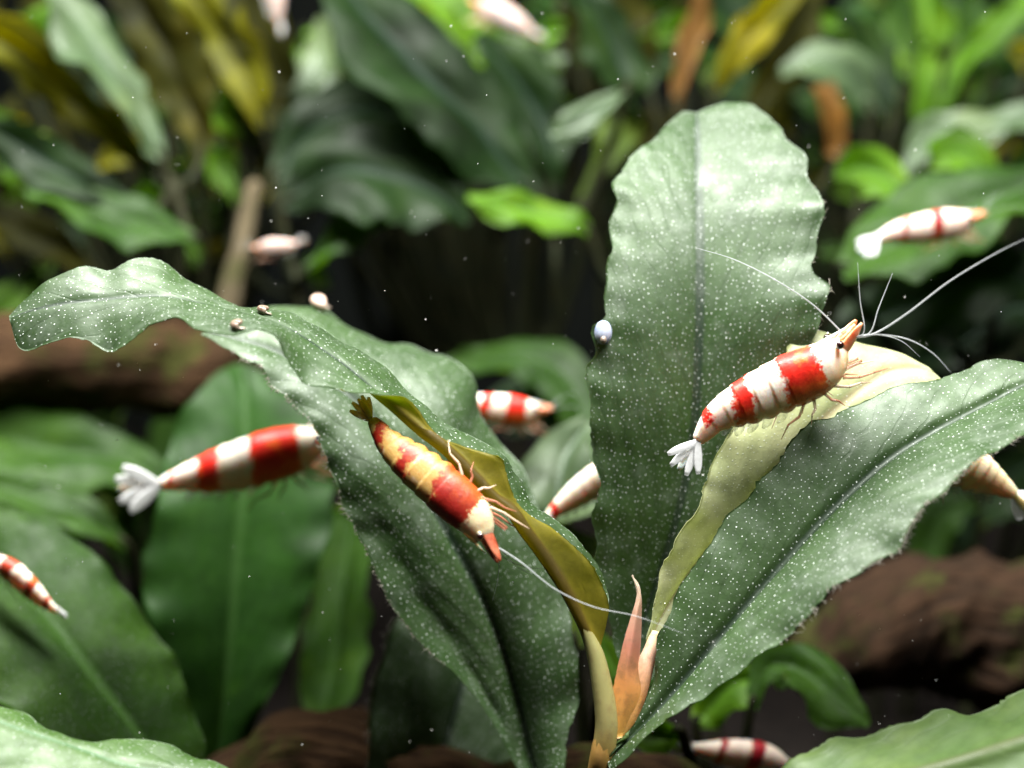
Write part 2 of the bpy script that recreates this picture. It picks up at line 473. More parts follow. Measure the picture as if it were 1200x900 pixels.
M['leg'] = clear_mat('leg_glassy', (0.80, 0.62, 0.46), 0.75)
M['leg_red'] = clear_mat('leg_reddish', (0.60, 0.24, 0.14), 0.6)
M['paddle'] = clear_mat('paddle_glassy', (0.80, 0.82, 0.80), 0.22)
M['fan'] = clear_mat('tail_fan_white', (0.90, 0.91, 0.92), 0.78)
M['fan_gold'] = clear_mat('tail_fan_gold', (0.95, 0.62, 0.18), 0.9)  # gold of the leaf-filtered light put into the fan colour
M['scale'] = plain_mat('feeler_scale_orange', (0.66, 0.16, 0.05), (0.78, 0.40, 0.24), 1300, 0.35, 0.5, 0.2, 0.00005, sss=0.3)
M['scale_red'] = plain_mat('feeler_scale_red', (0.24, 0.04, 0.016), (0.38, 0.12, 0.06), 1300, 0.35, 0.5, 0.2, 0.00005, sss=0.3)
M['shell_brown'] = plain_mat('shell_brown', (0.07, 0.035, 0.02), (0.26, 0.20, 0.15), 900, 0.3, 0.5, 0.3, 0.0001)
M['shell_blue'] = plain_mat('shell_blue', (0.17, 0.21, 0.33), (0.40, 0.44, 0.54), 600, 0.25, 0.5, 0.2, 0.0001, sss=0.2)
M['shell_pink'] = plain_mat('shell_pink', (0.36, 0.24, 0.18), (0.55, 0.42, 0.34), 500, 0.45, 0.4, 0.3, 0.0001)
M['snail'] = plain_mat('snail_flesh', (0.12, 0.09, 0.07), (0.30, 0.25, 0.2), 900, 0.35, 0.5, 0)
M['speck'] = plain_mat('speck_white', (0.6, 0.6, 0.56), (0.8, 0.8, 0.78), 900, 0.6, 0.4, 0)

# ------------------------------------------------------------------ the setting
def sheet(name, x0, x1, y0, y1, n, fz, mat):
    xs, ys = np.linspace(x0, x1, n), np.linspace(y0, y1, n)
    X, Y = np.meshgrid(xs, ys)
    Z = fz(X, Y)
    v = np.stack([X, Y, Z], -1).reshape(-1, 3)
    f = [(j * n + i, j * n + i + 1, (j + 1) * n + i + 1, (j + 1) * n + i) for j in range(n - 1) for i in range(n - 1)]
    return mesh(name, v, f, mat, loc=(0, 0, 0))

def soil_z(X, Y):
    return 0.25 * np.sin(X * 0.5 + 1) * np.cos(Y * 0.4) + 0.10 * np.sin(X * 2.1 + Y * 1.3) + 0.05 * np.sin(X * 5 - Y * 4.2)
tag(sheet('substrate', -45, 45, -14, 32, 140, soil_z, M['soil']), kind='structure')
bw = mesh('tank_back_wall', [(-45, 31, -1), (45, 31, -1), (45, 31, 40), (-45, 31, 40), (-45, 31.6, -1), (45, 31.6, -1), (45, 31.6, 40), (-45, 31.6, 40)],
          [(0, 1, 2, 3), (5, 4, 7, 6), (4, 0, 3, 7), (1, 5, 6, 2), (3, 2, 6, 7), (4, 5, 1, 0)], M['back'], smooth=False, loc=(0, 31, 0))
tag(bw, kind='structure')

# driftwood
def vnoise(seed, k=6):
    r = np.random.default_rng(seed)
    a, b, c, p = r.normal(0, 1, k), r.integers(1, 5, k), r.uniform(1, 9, k), r.uniform(0, 6.28, k)
    return lambda th, s: sum(a[i] * np.sin(b[i] * th + c[i] * s * 3 + p[i]) for i in range(k)) / k ** 0.5

def log(label, pts, radii, mat, seed, amp=0.07, name='driftwood', n=70, seg=36, cat='driftwood'):
    path = crom([P(*p) for p in pts], n)
    rr = np.interp(np.linspace(0, 1, n), np.linspace(0, 1, len(radii)), radii)
    rr = rr * np.clip(np.minimum(np.arange(n), np.arange(n)[::-1]) / 2.0 + 0.25, 0, 1) ** 0.5
    T, D, S = frames(path, (0, 0, 1))
    th = np.linspace(0, 2 * math.pi, seg, endpoint=False)
    f1, f2 = vnoise(seed), vnoise(seed + 50, 9)
    v, uv = [], []
    Lc = np.concatenate([[0], np.cumsum(np.linalg.norm(np.diff(path, axis=0), axis=1))])
    for i in range(n):
        s = i / n
        r = rr[i] * (1 + amp * f1(th, s * 2) + 0.05 * f2(th * 3, s * 4))
        v.append(path[i] + r[:, None] * (np.cos(th)[:, None] * D[i] + np.sin(th)[:, None] * S[i]))
        uv.append(np.stack([np.sin(th / 2) * rr[i], np.full(seg, Lc[i])], -1))
    f = [(i * seg + j, i * seg + (j + 1) % seg, (i + 1) * seg + (j + 1) % seg, (i + 1) * seg + j) for i in range(n - 1) for j in range(seg)]
    f.append(tuple(range(seg))[::-1]); f.append(tuple((n - 1) * seg + j for j in range(seg)))
    o = mesh(name, np.vstack(v), f, mat, uvs=np.vstack(uv))
    return tag(o, label, cat)

# ------------------------------------------------------------------ leaves
def leaf(parent, rows, mats, name='leaf', nu=90, nv=30, bulge=0.10, ripple=0.02, freq=7.0, thick=0.022, groove=0.02, corr=0.003, notch=0.022, wave=0.0, flare=0.0, flip=False, seed=0, label=None):
    """rows: [(near_edge, midrib, far_edge)] each (px, py, d), base -> tip; a skin of real thickness.
    The upper face looks along cross(along, across)."""
    r = np.random.default_rng(seed)
    E0 = crom([P(*q[0]) for q in rows], nu)
    Mi = crom([P(*q[1]) for q in rows], nu)
    E1 = crom([P(*q[2]) for q in rows], nu)
    t = np.linspace(-1, 1, nv)
    V = np.zeros((nu, nv, 3))
    for j, tt in enumerate(t):
        E = E0 if tt < 0 else E1
        V[:, j] = Mi + abs(tt) * (E - Mi)
    def normals(V):
        du = np.gradient(V, axis=0); dv = np.gradient(V, axis=1)
        return norm(np.cross(du, dv)) * (-1 if flip else 1)
    Nn = normals(V)
    w0 = np.linalg.norm(E0 - Mi, axis=1); w1 = np.linalg.norm(E1 - Mi, axis=1)
    Lc = np.concatenate([[0], np.cumsum(np.linalg.norm(np.diff(Mi, axis=0), axis=1))])
    X = np.where(t[None, :] < 0, w0[:, None], w1[:, None]) * t[None, :]
    Y = np.repeat(Lc[:, None], nv, 1)
    wid = np.where(t[None, :] < 0, w0[:, None], w1[:, None])
    at = np.abs(t)[None, :]
    env = np.clip(np.minimum(np.linspace(0, 1, nu), np.linspace(1, 0, nu)) * 8, 0, 1)[:, None]
    disp = bulge * wid * 4 * at * (1 - at) * 0.6
    disp = disp + flare * wid * np.clip((-t[None, :] - 0.62) / 0.38, 0, 1) ** 2 * np.clip((0.62 - np.linspace(0, 1, nu)) / 0.2, 0, 1)[:, None]
    ph = np.where(t[None, :] < 0, r.uniform(0, 6), r.uniform(0, 6))
    disp = disp + ripple * at ** 3 * (np.sin(Y * freq + ph) + 0.6 * np.sin(Y * freq * 2.3 + ph * 2)) * env
    disp = disp + wave * (np.sin(Y * 2.9 + ph) * np.cos(X * 3.3 + 1) + 0.6 * np.sin(X * 6.5 + Y * 4.1 + ph)) * env
    disp = disp - groove * np.exp(-(X / 0.05) ** 2) * env
    disp = disp + corr * np.sin((np.abs(X) * 1.0 - Y * 0.42) * 26 + 1.5 * np.sin(Y * 1.3)) * np.clip(at * 4, 0, 1) * env
    disp = disp + corr * 0.8 * np.sin(X * 3.1 + Y * 2.2 + ph) * np.sin(Y * 3.7 + 1) * env
    V = V + Nn * disp[..., None]
    # uneven margin
    dv = norm(np.gradient(V, axis=1))
    for sd, j0 in ((-1, 0), (1, nv - 1)):
        yy = Lc
        wv = sum(r.uniform(0.4, 1) / (k + 1) ** 0.5 * np.sin(yy * (3.2 + 3.7 * k) + r.uniform(0, 6.3)) for k in range(4))
        wv = notch * (wv - 0.9 * np.clip(np.sin(yy * 5.3 + r.uniform(0, 6.3)), 0.75, 1) * 2) * env[:, 0] * np.clip((w0 if sd < 0 else w1) / 0.5, 0, 1)
        for j in range(nv):
            tt = t[j] * sd
            if tt > 0.6: V[:, j] += dv[:, j0] * sd * (wv * ((tt - 0.6) / 0.4) ** 2)[:, None]
    jag = 0.007 * r.normal(0, 1, (nu, 2)) * np.clip(np.stack([w0, w1], -1) / 0.4, 0, 1)
    V[:, 0] += dv[:, 0] * jag[:, :1] * env; V[:, -1] += dv[:, -1] * jag[:, 1:] * env
    Nn = normals(V)
    th = thick * (0.35 + 0.65 * np.clip((1 - at) * 6, 0, 1)) + 0.03 * np.exp(-(X / 0.07) ** 2)
    B = V - Nn * th[..., None]
    n0 = nu * nv
    verts = np.vstack([V.reshape(-1, 3), B.reshape(-1, 3)])
    uv = np.stack([X, Y], -1).reshape(-1, 2); uv = np.vstack([uv, uv])
    pr = np.stack([np.repeat(t[None, :], nu, 0), np.repeat(np.linspace(0, 1, nu)[:, None], nv, 1)], -1).reshape(-1, 2); pr = np.vstack([pr, pr])
    F, I = [], []
    for i in range(nu - 1):
        for j in range(nv - 1):
            a, b, c, d = i * nv + j, i * nv + j + 1, (i + 1) * nv + j + 1, (i + 1) * nv + j
            q = (a, d, c, b)
            if flip: q = q[::-1]
            F.append(q); I.append(0)
            F.append(tuple(n0 + k for k in q[::-1])); I.append(1)
    ring = [j for j in range(nv)] + [i * nv + nv - 1 for i in range(1, nu)] + [(nu - 1) * nv + j for j in range(nv - 2, -1, -1)] + [i * nv for i in range(nu - 2, 0, -1)]
    for k in range(len(ring)):
        a, b = ring[k], ring[(k + 1) % len(ring)]
        q = (a, b, b + n0, a + n0)
        F.append(q[::-1] if not flip else q); I.append(0)
    o = mesh(name, verts, F, mats, parent, mat_idx=I, uvs=uv, param=pr)
    o['_grid'] = 0
    del o['_grid']
    if label: o['label'] = label
    o_data = dict(V=V, N=Nn)
    return o, o_data

def petiole(parent, pts, radii, mat=None, name='petiole', seg=10, n=24):
    return tube(name, pts, radii, mat or M['petiole_dark'], parent, seg, n)

def strip_rows(mid, w, tilt=35, fold=0.45):
    """rows from a midrib in photo pixels + half widths in px; tilt leans the face up towards the lamp"""
    k = max(7, len(mid) * 2)
    m = crom(np.array(mid, float), k)
    ww = np.interp(np.linspace(0, 1, k), np.linspace(0, 1, len(w)), w)
    tg = np.gradient(m[:, :2], axis=0); tg /= np.linalg.norm(tg, axis=1, keepdims=True) + 1e-9
    rows = []
    ct, st = math.cos(math.radians(tilt)), math.sin(math.radians(tilt))
    for i in range(k):
        nx, ny = -tg[i, 1], tg[i, 0]
        if ny > 0 or (abs(ny) < 1e-6 and nx > 0): nx, ny = -nx, -ny         # points up in the picture
        hw = ww[i]
        dd = hw / 120 * math.tan(math.radians(tilt))
        lo = (m[i, 0] - nx * hw, m[i, 1] - ny * hw, m[i, 2] - dd)
        hi = (m[i, 0] + nx * hw, m[i, 1] + ny * hw, m[i, 2] + dd)
        rows.append((lo, (m[i, 0], m[i, 1], m[i, 2] + fold * hw / 120), hi))
    # keep the face towards the camera: cross(along, across) must look back at the lens
    a = P(*rows[k // 2 + 1][1]) - P(*rows[k // 2][1]); b = P(*rows[k // 2][2]) - P(*rows[k // 2][0])
    flip = float(np.cross(a, b) @ FWD) > 0
    return rows, flip

def far_plant(label, base, leaves, cat='plant', group=None, name='aquatic_plant', stem_r=0.07, down=None):
    """base: (px, py, d) where the leaf stalks gather; leaves: (midrib base->tip, half widths, tilt, mats)"""
    far = lambda q: (q[0], q[1], 3.5 + (q[2] - 3.5) * 0.62 if q[2] > 7.55 else q[2])
    base = far(base)
    leaves = [([far(q) for q in mid], w, tilt, mats) for mid, w, tilt, mats in leaves]
    b = P(*base)
    root = b.copy()
    if down is None: root[2] = -0.2
    else: root = P(*down)
    e = empty(name, root, label, cat, group)
    pts = crom([root, root * 0.5 + b * 0.5 + np.array([0.15, 0.2, 0]), b], 14)
    tube('stem', pts, np.linspace(stem_r * 1.3, stem_r * 0.8, 14), M['petiole_dark'], e, 10)
    for i, (mid, w, tilt, mats) in enumerate(leaves):
        rows, flip = strip_rows(mid, w, tilt)
        big = max(w) > 45
        lo, _ = leaf(e, rows, mats, nu=60 if big else 40, nv=18 if big else 13, flip=flip, seed=i + int(base[0]), bulge=0.20, ripple=0.10, wave=0.055, notch=0.06, freq=2.6 + (i % 3), thick=0.03, corr=0.0028)
        p0 = P(*mid[0])
        c = b * 0.55 + p0 * 0.45 + np.array([0, 0, -0.25 * np.linalg.norm(p0 - b)])
        petiole(lo, [b, c, p0, P(*(np.array(mid[0]) * 0.7 + np.array(mid[1]) * 0.3))], [0.10, 0.08, 0.06, 0.02], M['petiole_dark'], seg=8, n=14)
    return e

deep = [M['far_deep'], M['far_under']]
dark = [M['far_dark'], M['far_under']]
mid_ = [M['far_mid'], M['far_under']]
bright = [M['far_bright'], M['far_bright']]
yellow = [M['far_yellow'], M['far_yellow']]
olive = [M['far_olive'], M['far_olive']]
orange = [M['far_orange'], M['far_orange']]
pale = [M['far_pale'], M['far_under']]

# ================================================================== THE MAIN PLANT
plant_base = P(700, 1010, 0.9)
plant_base[2] = 2.3
main = empty('aquatic_plant', plant_base, 'broad-leaved plant with white-speckled wavy leaves, carrying the two sharpest shrimp', 'plant')
G = M['leaf']

# rhizome and short stem below the frame
tube('stem', [plant_base, P(697, 960, 0.6), P(703, 905, 0.1), P(709, 868, 0.0), P(716, 845, 0.02)], [0.20, 0.16, 0.125, 0.115, 0.07], M['stem'], main, 14, 30)

# upright leaf
L3 = [((738, 815, 1.05), (742, 812, 1.10), (748, 812, 1.10)),
      ((716, 752, 1.15), (750, 745, 1.32), (792, 765, 1.25)),
      ((697, 672, 1.05), (772, 672, 1.30), (852, 685, 1.20)),
      ((689, 590, 0.90), (792, 610, 1.20), (902, 600, 1.10)),
      ((684, 520, 0.82), (806, 550, 1.14), (928, 525, 1.00)),
      ((683, 455, 0.74), (814, 495, 1.08), (945, 455, 0.90)),
      ((692, 400, 0.78), (817, 440, 1.06), (956, 405, 0.85)),
      ((697, 350, 0.82), (819, 380, 1.08), (974, 350, 0.78)),
      ((704, 285, 1.07), (820, 312, 1.16), (967, 300, 1.05)),
      ((718, 228, 1.29), (819, 250, 1.36), (970, 240, 1.23)),
      ((722, 190, 1.56), (818, 205, 1.62), (953, 205, 1.51)),
      ((748, 170, 1.86), (817, 168, 1.95), (934, 160, 1.88)),
      ((776, 148, 2.17), (816, 143, 2.25), (893, 124, 2.22)),
      ((800, 130, 2.37), (816, 132, 2.42), (850, 120, 2.42))]
l3, g3 = leaf(main, L3, [G, M['under_green']], nu=150, nv=60, bulge=0.06, groove=0.008, notch=0.05, ripple=0.022, freq=7.3, corr=0.0028, seed=3, label='upright oval leaf with a pale sheen at its tip', flip=True)
petiole(l3, [P(709, 880, 0.25), P(722, 850, 0.8), P(738, 812, 1.1), P(748, 760, 1.32)], [0.10, 0.085, 0.075, 0.03], M['petiole'])

# pale young leaf behind the right-hand leaf
L5 = [((752, 782, 0.22), (760, 782, 0.20), (768, 782, 0.22)),
      ((761, 742, 0.25), (768, 742, 0.28), (776, 742, 0.30)),
      ((767, 690, 0.22), (790, 700, 0.40), (815, 715, 0.50)),
      ((789, 632, 0.20), (830, 645, 0.42), (875, 670, 0.55)),
      ((822, 580, 0.22), (870, 605, 0.45), (930, 625, 0.60)),
      ((830, 545, 0.35), (900, 562, 0.50), (970, 575, 0.62)),
      ((868, 478, 0.60), (945, 510, 0.58), (1020, 530, 0.62)),
      ((920, 412, 0.85), (1000, 462, 0.62), (1060, 495, 0.60)),
      ((950, 386, 1.00), (1040, 436, 0.72), (1090, 475, 0.60)),
      ((1035, 406, 0.95), (1075, 430, 0.80), (1105, 458, 0.68)),
      ((1088, 430, 0.85), (1096, 438, 0.82), (1106, 448, 0.78))]
l5, g5 = leaf(main, L5, [M['leaf_pale'], M['leaf_pale']], nu=110, nv=40, bulge=0.08, ripple=0.035, freq=6, corr=0.0028, seed=5, label='pale yellow-green young leaf', flip=True)
petiole(l5, [P(722, 862, 0.08), P(733, 838, 0.12), P(748, 800, 0.16), P(761, 765, 0.2), P(768, 740, 0.26)], [0.13, 0.15, 0.12, 0.07, 0.045], M['young_stalk'])

# right-hand leaf
L4 = [((716, 885, -0.10), (712, 892, -0.06), (716, 905, -0.20)),
      ((738, 858, -0.02), (733, 868, -0.04), (730, 890, -0.28)),
      ((764, 800, 0.05), (772, 828, -0.04), (778, 852, -0.36)),
      ((768, 742, 0.10), (808, 787, -0.04), (842, 805, -0.49)),
      ((792, 690, 0.12), (850, 737, -0.06), (905, 762, -0.64)),
      ((832, 632, 0.15), (890, 690, -0.06), (958, 712, -0.79)),
      ((872, 580, 0.18), (930, 645, -0.04), (1018, 668, -0.87)),
      ((905, 538, 0.22), (967, 605, 0.00), (1064, 632, -0.90)),
      ((942, 496, 0.28), (1008, 566, 0.06), (1088, 590, -0.79)),
      ((985, 482, 0.38), (1052, 530, 0.14), (1138, 552, -0.70)),
      ((1042, 454, 0.52), (1102, 500, 0.22), (1186, 520, -0.54)),
      ((1110, 436, 0.62), (1152, 474, 0.32), (1218, 492, -0.32)),
      ((1162, 420, 0.70), (1200, 450, 0.44), (1240, 466, 0.00)),
      ((1215, 428, 0.62), (1240, 440, 0.56), (1256, 450, 0.45))]
l4, g4 = leaf(main, L4, [G, M['under_green']], nu=150, nv=60, bulge=0.07, ripple=0.022, freq=7, corr=0.0028, groove=0.035, seed=4, label='broad leaf slanting up, pale sheen along its midrib', flip=True)

# arched left-hand leaf with its olive underside turned out near the stalk
A = [(702, 762), (712, 727), (713, 700), (700, 670), (680, 643), (653, 620), (617, 601), (603, 580), (597, 553), (586, 536), (545, 523), (509, 506), (492, 480), (470, 462),
     (432, 461), (392, 461), (355, 448), (335, 420), (320, 394), (300, 386), (265, 394), (230, 388), (205, 373), (180, 381), (150, 405), (125, 412), (90, 398), (55, 405), (24, 410), (12, 378)]
Mi = [(698, 765), (681, 731), (664, 698), (646, 668), (631, 645), (614, 622), (598, 598), (577, 583), (558, 563), (540, 545), (517, 522), (497, 505), (476, 487), (457, 470),
      (434, 450), (408, 428), (378, 407), (352, 390), (326, 378), (300, 369), (265, 360), (230, 352), (205, 347), (180, 345), (150, 346), (120, 349), (90, 352), (60, 357), (33, 364), (11, 373)]
B = [(701, 760), (713, 718), (714, 692), (703, 662), (684, 636), (658, 611), (625, 590), (610, 567), (602, 545), (590, 528), (552, 511), (521, 494), (503, 474), (482, 462),
     (462, 440), (432, 414), (400, 400), (368, 380), (342, 365), (312, 362), (286, 362), (258, 346), (222, 330), (190, 304), (156, 301), (130, 315), (95, 310), (58, 325), (28, 352), (11, 370)]
k = len(A)
sA = np.interp(np.arange(k), [0, 5, 10, 13, 15, 20, 29], [0.02, 0.10, 0.05, -0.14, -0.45, -0.85, 0.0])
sB = np.interp(np.arange(k), [0, 2, 5, 10, 14, 20, 29], [0.10, 0.35, 0.45, 0.50, 0.50, 0.75, 0.15])
sM = np.interp(np.arange(k), [0, 5, 10, 15, 20, 29], [0.05, -0.10, -0.10, -0.05, 0.15, 0.35])
L1 = [((A[i][0], A[i][1], sM[i] + sA[i]), (Mi[i][0], Mi[i][1], sM[i]), (B[i][0], B[i][1], sM[i] + sB[i])) for i in range(k)]
l1, g1 = leaf(main, L1, [G, M['under_olive']], nu=220, nv=44, bulge=0.05, ripple=0.012, freq=8, corr=0.0028, groove=0.025, seed=1, label='long arched leaf twisted to show its olive yellow underside', flip=True)
petiole(l1, [P(704, 915, 0.14), P(708, 880, 0.02), P(711, 845, -0.02), P(705, 800, 0.0), P(697, 765, 0.03), P(684, 735, 0.03), P(664, 700, -0.02), P(640, 660, -0.07)], [0.10, 0.122, 0.114, 0.100, 0.085, 0.055, 0.035, 0.02], M['main_stalk'], n=40)

# broad left-hand leaf under it
L2 = [((655, 985, 1.30), (672, 985, 1.30), (690, 985, 0.95)),
      ((622, 930, 1.55), (640, 930, 1.55), (662, 925, 1.14)),
      ((598, 893, 1.65), (624, 893, 1.70), (669, 880, 1.25)),
      ((570, 838, 1.67), (612, 845, 1.72), (678, 825, 1.32)),
      ((532, 782, 1.63), (598, 792, 1.68), (678, 760, 1.36)),
      ((492, 735, 1.55), (581, 740, 1.60), (668, 690, 1.52)),
      ((456, 690, 1.42), (560, 690, 1.50), (640, 612, 1.68)),
      ((428, 642, 1.30), (533, 640, 1.40), (612, 545, 1.89)),
      ((405, 600, 1.17), (503, 588, 1.32), (566, 490, 2.12)),
      ((386, 556, 1.03), (468, 535, 1.28), (548, 428, 2.25)),
      ((366, 512, 1.06), (432, 484, 1.41), (492, 410, 2.42)),
      ((335, 468, 1.05), (386, 446, 1.45), (432, 392, 2.51)),
      ((300, 432, 1.13), (332, 415, 1.48), (368, 362, 2.52)),
      ((262, 406, 1.37), (280, 398, 1.57), (310, 362, 2.49)),
      ((236, 392, 1.65), (240, 388, 1.70), (250, 380, 1.80))]
l2, g2 = leaf(main, L2, [G, M['under_green']], nu=150, nv=60, bulge=0.22, flare=0.55, ripple=0.030, freq=6, corr=0.0028, groove=0.035, seed=2, label='broad dark leaf hanging below the arched one', flip=True)
petiole(l2, [plant_base + np.array([0, 0, 0.4]), P(690, 1010, 1.1), P(670, 980, 1.32), P(642, 932, 1.56)], [0.12, 0.1, 0.08, 0.03], M['petiole'])

# darker leaf below it
L6 = [((410, 1000, 2.30), (500, 1000, 2.75), (570, 1000, 2.75)),
      ((424, 905, 2.51), (514, 906, 2.96), (590, 930, 2.96)),
      ((432, 835, 2.67), (528, 852, 3.12), (606, 880, 3.17)),
      ((443, 772, 2.88), (543, 800, 3.28), (622, 826, 3.38)),
      ((462, 722, 3.14), (550, 752, 3.49), (610, 760, 3.59)),
      ((488, 690, 3.40), (540, 705, 3.70), (575, 700, 3.80)),
      ((515, 672, 3.66), (525, 674, 3.91), (535, 675, 3.96))]
l6, g6 = leaf(main, L6, [G, M['under_green']], nu=80, nv=36, bulge=0.12, ripple=0.03, freq=5, seed=6, label='deep green leaf in the shade of the larger one', flip=True)
petiole(l6, [plant_base + np.array([0, 0, 0.3]), P(600, 1050, 1.7), P(520, 1030, 2.2), P(505, 985, 2.35)], [0.12, 0.1, 0.08, 0.04], M['petiole'])

# orange sheath that wrapped the young leaf
SH = [((708, 866, -0.02), (722, 866, -0.06), (738, 862, 0.0)),
      ((717, 815, 0.02), (733, 818, -0.05), (752, 815, 0.04)),
      ((723, 785, 0.04), (735, 785, -0.03), (748, 785, 0.06)),
      ((731, 750, 0.06), (741, 750, 0.0), (751, 755, 0.08)),
      ((740, 720, 0.08), (746, 720, 0.04), (752, 722, 0.10)),
      ((745, 703, 0.10), (749, 703, 0.08), (752, 702, 0.10)),
      ((746, 690, 0.12), (747.5, 690, 0.11), (749, 689, 0.12)),
      ((740, 674, 0.16), (740.6, 674, 0.16), (741.2, 673, 0.16))]
leaf(main, SH, [M['sheath'], M['sheath']], name='sheath', nu=50, nv=14, bulge=0.05, ripple=0.0, corr=0.0, notch=0.0, groove=0.0, seed=8, label='pointed orange leaf sheath', flip=True)

# algae fuzz along the shaded margins
def fuzz(parent, g, edge, i0, i1, n, length, r=0.0035, seed=0, name='algae_fuzz'):
    q = np.random.default_rng(seed)
    V, Nn = g['V'], g['N']
    nu = V.shape[0]
    geos = []
    for _ in range(n):
        i = int(q.uniform(i0, i1) * (nu - 1))
        j = 0 if edge == 0 else V.shape[1] - 1
        j2 = 1 if edge == 0 else V.shape[1] - 2
        p = V[i, j]
        out = norm(p - V[i, j2])
        dirv = norm(out + q.normal(0, 0.55, 3))
        L = length * q.uniform(0.3, 1.2)
        c = p + dirv * L * 0.5 + q.normal(0, 0.012, 3)
        geos.append(tube_geo(np.array([p - out * 0.01, c, p + dirv * L + q.normal(0, 0.02, 3)]), [r, r * 0.8, r * 0.4], 4))
    v, f = joined(geos)
    o = mesh(name, v, f, M['fuzz'], parent)
    o['kind'] = 'stuff'
    return o
fuzz(l4, g4, 1, 0.32, 0.80, 200, 0.045, seed=1)
fuzz(l2, g2, 0, 0.30, 0.92, 220, 0.04, seed=2)
fuzz(l3, g3, 1, 0.45, 0.75, 20, 0.03, seed=3)
fuzz(l6, g6, 0, 0.1, 0.8, 70, 0.04, seed=4)

# ================================================================== NEAR AND MIDDLE PLANTS
def near_plant(label, specs, base, down=None, mats=None, name='aquatic_plant', stem_r=0.14):
    root = P(*base); root = root.copy(); root[2] = -0.2 if down is None else down
    e = empty(name, root, label, 'plant')
    top = P(*base)
    tube('stem', [root, root * 0.5 + top * 0.5 + np.array([0.1, 0.1, 0]), top], [stem_r * 1.2, stem_r, stem_r * 0.7], M['petiole_dark'], e, 10, 16)
    for i, (rows, m, kw) in enumerate(specs):
        o, g = leaf(e, rows, m, **kw)
        petiole(o, [top, top * 0.4 + P(*rows[0][1]) * 0.6 + np.array([0, 0, -0.15]), P(*rows[0][1]), P(*rows[1][1])], [0.09, 0.07, 0.06, 0.02], M['petiole_dark'])
    return e

# bright leaf in the lower left corner
near_plant('bright green speckled leaf growing low under the leaf with the tiny shrimp', [
    ([((250, 935, -0.9), (262, 915, -0.7), (268, 900, -0.5)),
      ((190, 945, -1.1), (212, 905, -0.7), (232, 882, -0.4)),
      ((120, 960, -1.3), (150, 895, -0.8), (180, 870, -0.4)),
      ((40, 960, -1.4), (85, 872, -0.8), (112, 868, -0.5)),
      ((-40, 940, -1.4), (20, 850, -0.8), (62, 858, -0.5)),
      ((-100, 900, -1.3), (-40, 828, -0.8), (15, 832, -0.4)),
      ((-130, 850, -1.1), (-100, 812, -0.9), (-60, 805, -0.6)),
      ((-150, 812, -0.9), (-146, 806, -0.9), (-140, 802, -0.8))],
     [M['leaf_fresh'], M['under_green']], dict(nu=90, nv=40, bulge=0.08, ripple=0.04, freq=5, seed=11, flip=True))], (300, 960, -0.6))

# leaf in the lower right corner
near_plant('olive green speckled leaf with a wavy rim growing low beside the reddish driftwood', [
    ([((860, 1010, -1.10), (862, 985, -0.90), (860, 960, -0.70)),
      ((920, 1010, -1.50), (915, 960, -1.10), (900, 915, -0.70)),
      ((1000, 1010, -1.70), (985, 935, -1.20), (930, 885, -0.60)),
      ((1080, 1000, -1.80), (1060, 912, -1.20), (975, 862, -0.50)),
      ((1150, 980, -1.80), (1120, 895, -1.20), (1040, 856, -0.50)),
      ((1230, 960, -1.80), (1180, 876, -1.20), (1098, 832, -0.40)),
      ((1300, 930, -1.70), (1240, 855, -1.10), (1150, 830, -0.40)),
      ((1340, 890, -1.40), (1290, 830, -1.00), (1205, 806, -0.30)),
      ((1350, 840, -1.00), (1330, 810, -0.90), (1290, 790, -0.40))],
     [M['leaf_olive'], M['under_green']], dict(nu=100, nv=44, bulge=0.08, ripple=0.03, freq=5, seed=12, flip=True))], (830, 1010, -0.90))

# leaf with the tiny shrimp on it
near_plant('soft green leaf with the tiny shrimp on it', [
    ([((205, 1000, 2.2), (240, 1000, 2.5), (270, 980, 2.7)),
      ((150, 960, 1.9), (205, 930, 2.5), (245, 905, 2.8)),
      ((90, 915, 1.7), (180, 885, 2.5), (238, 850, 2.9)),
      ((50, 872, 1.6), (140, 830, 2.5), (218, 800, 3.0)),
      ((0, 830, 1.6), (95, 772, 2.5), (195, 755, 3.1)),
      ((-50, 780, 1.7), (55, 720, 2.6), (160, 700, 3.2)),
      ((-90, 730, 1.9), (15, 670, 2.8), (115, 655, 3.3)),
      ((-120, 680, 2.2), (-30, 630, 3.0), (65, 612, 3.3)),
      ((-130, 620, 2.6), (-75, 595, 3.1), (5, 590, 3.3)),
      ((-120, 575, 3.0), (-110, 570, 3.1), (-95, 568, 3.2))],
     mid_, dict(nu=90, nv=36, bulge=0.10, ripple=0.06, freq=4, seed=13, flip=True))], (290, 1020, 2.6))

# big dark leaf behind the swimming shrimp
near_plant('large upright dark green leaf behind the shrimp with a white tail fan', [
    ([((225, 960, 4.0), (245, 960, 4.1), (262, 950, 4.2)),
      ((212, 880, 3.9), (256, 885, 4.2), (300, 850, 4.2)),
      ((190, 810, 3.8), (265, 800, 4.3), (338, 775, 4.2)),
      ((172, 730, 3.8), (272, 725, 4.4), (362, 705, 4.3)),
      ((165, 660, 3.9), (278, 650, 4.5), (386, 640, 4.4)),
      ((178, 590, 4.1), (284, 580, 4.6), (394, 575, 4.6)),
      ((195, 530, 4.4), (288, 520, 4.8), (385, 515, 4.8)),
      ((212, 480, 4.7), (288, 470, 5.0), (360, 470, 5.0)),
      ((245, 443, 5.0), (284, 440, 5.2), (320, 442, 5.2)),
      ((272, 428, 5.3), (280, 426, 5.3), (288, 427, 5.3))],
     deep, dict(nu=90, nv=36, bulge=0.10, ripple=0.07, freq=4, seed=14, flip=True))], (240, 1000, 4.1))

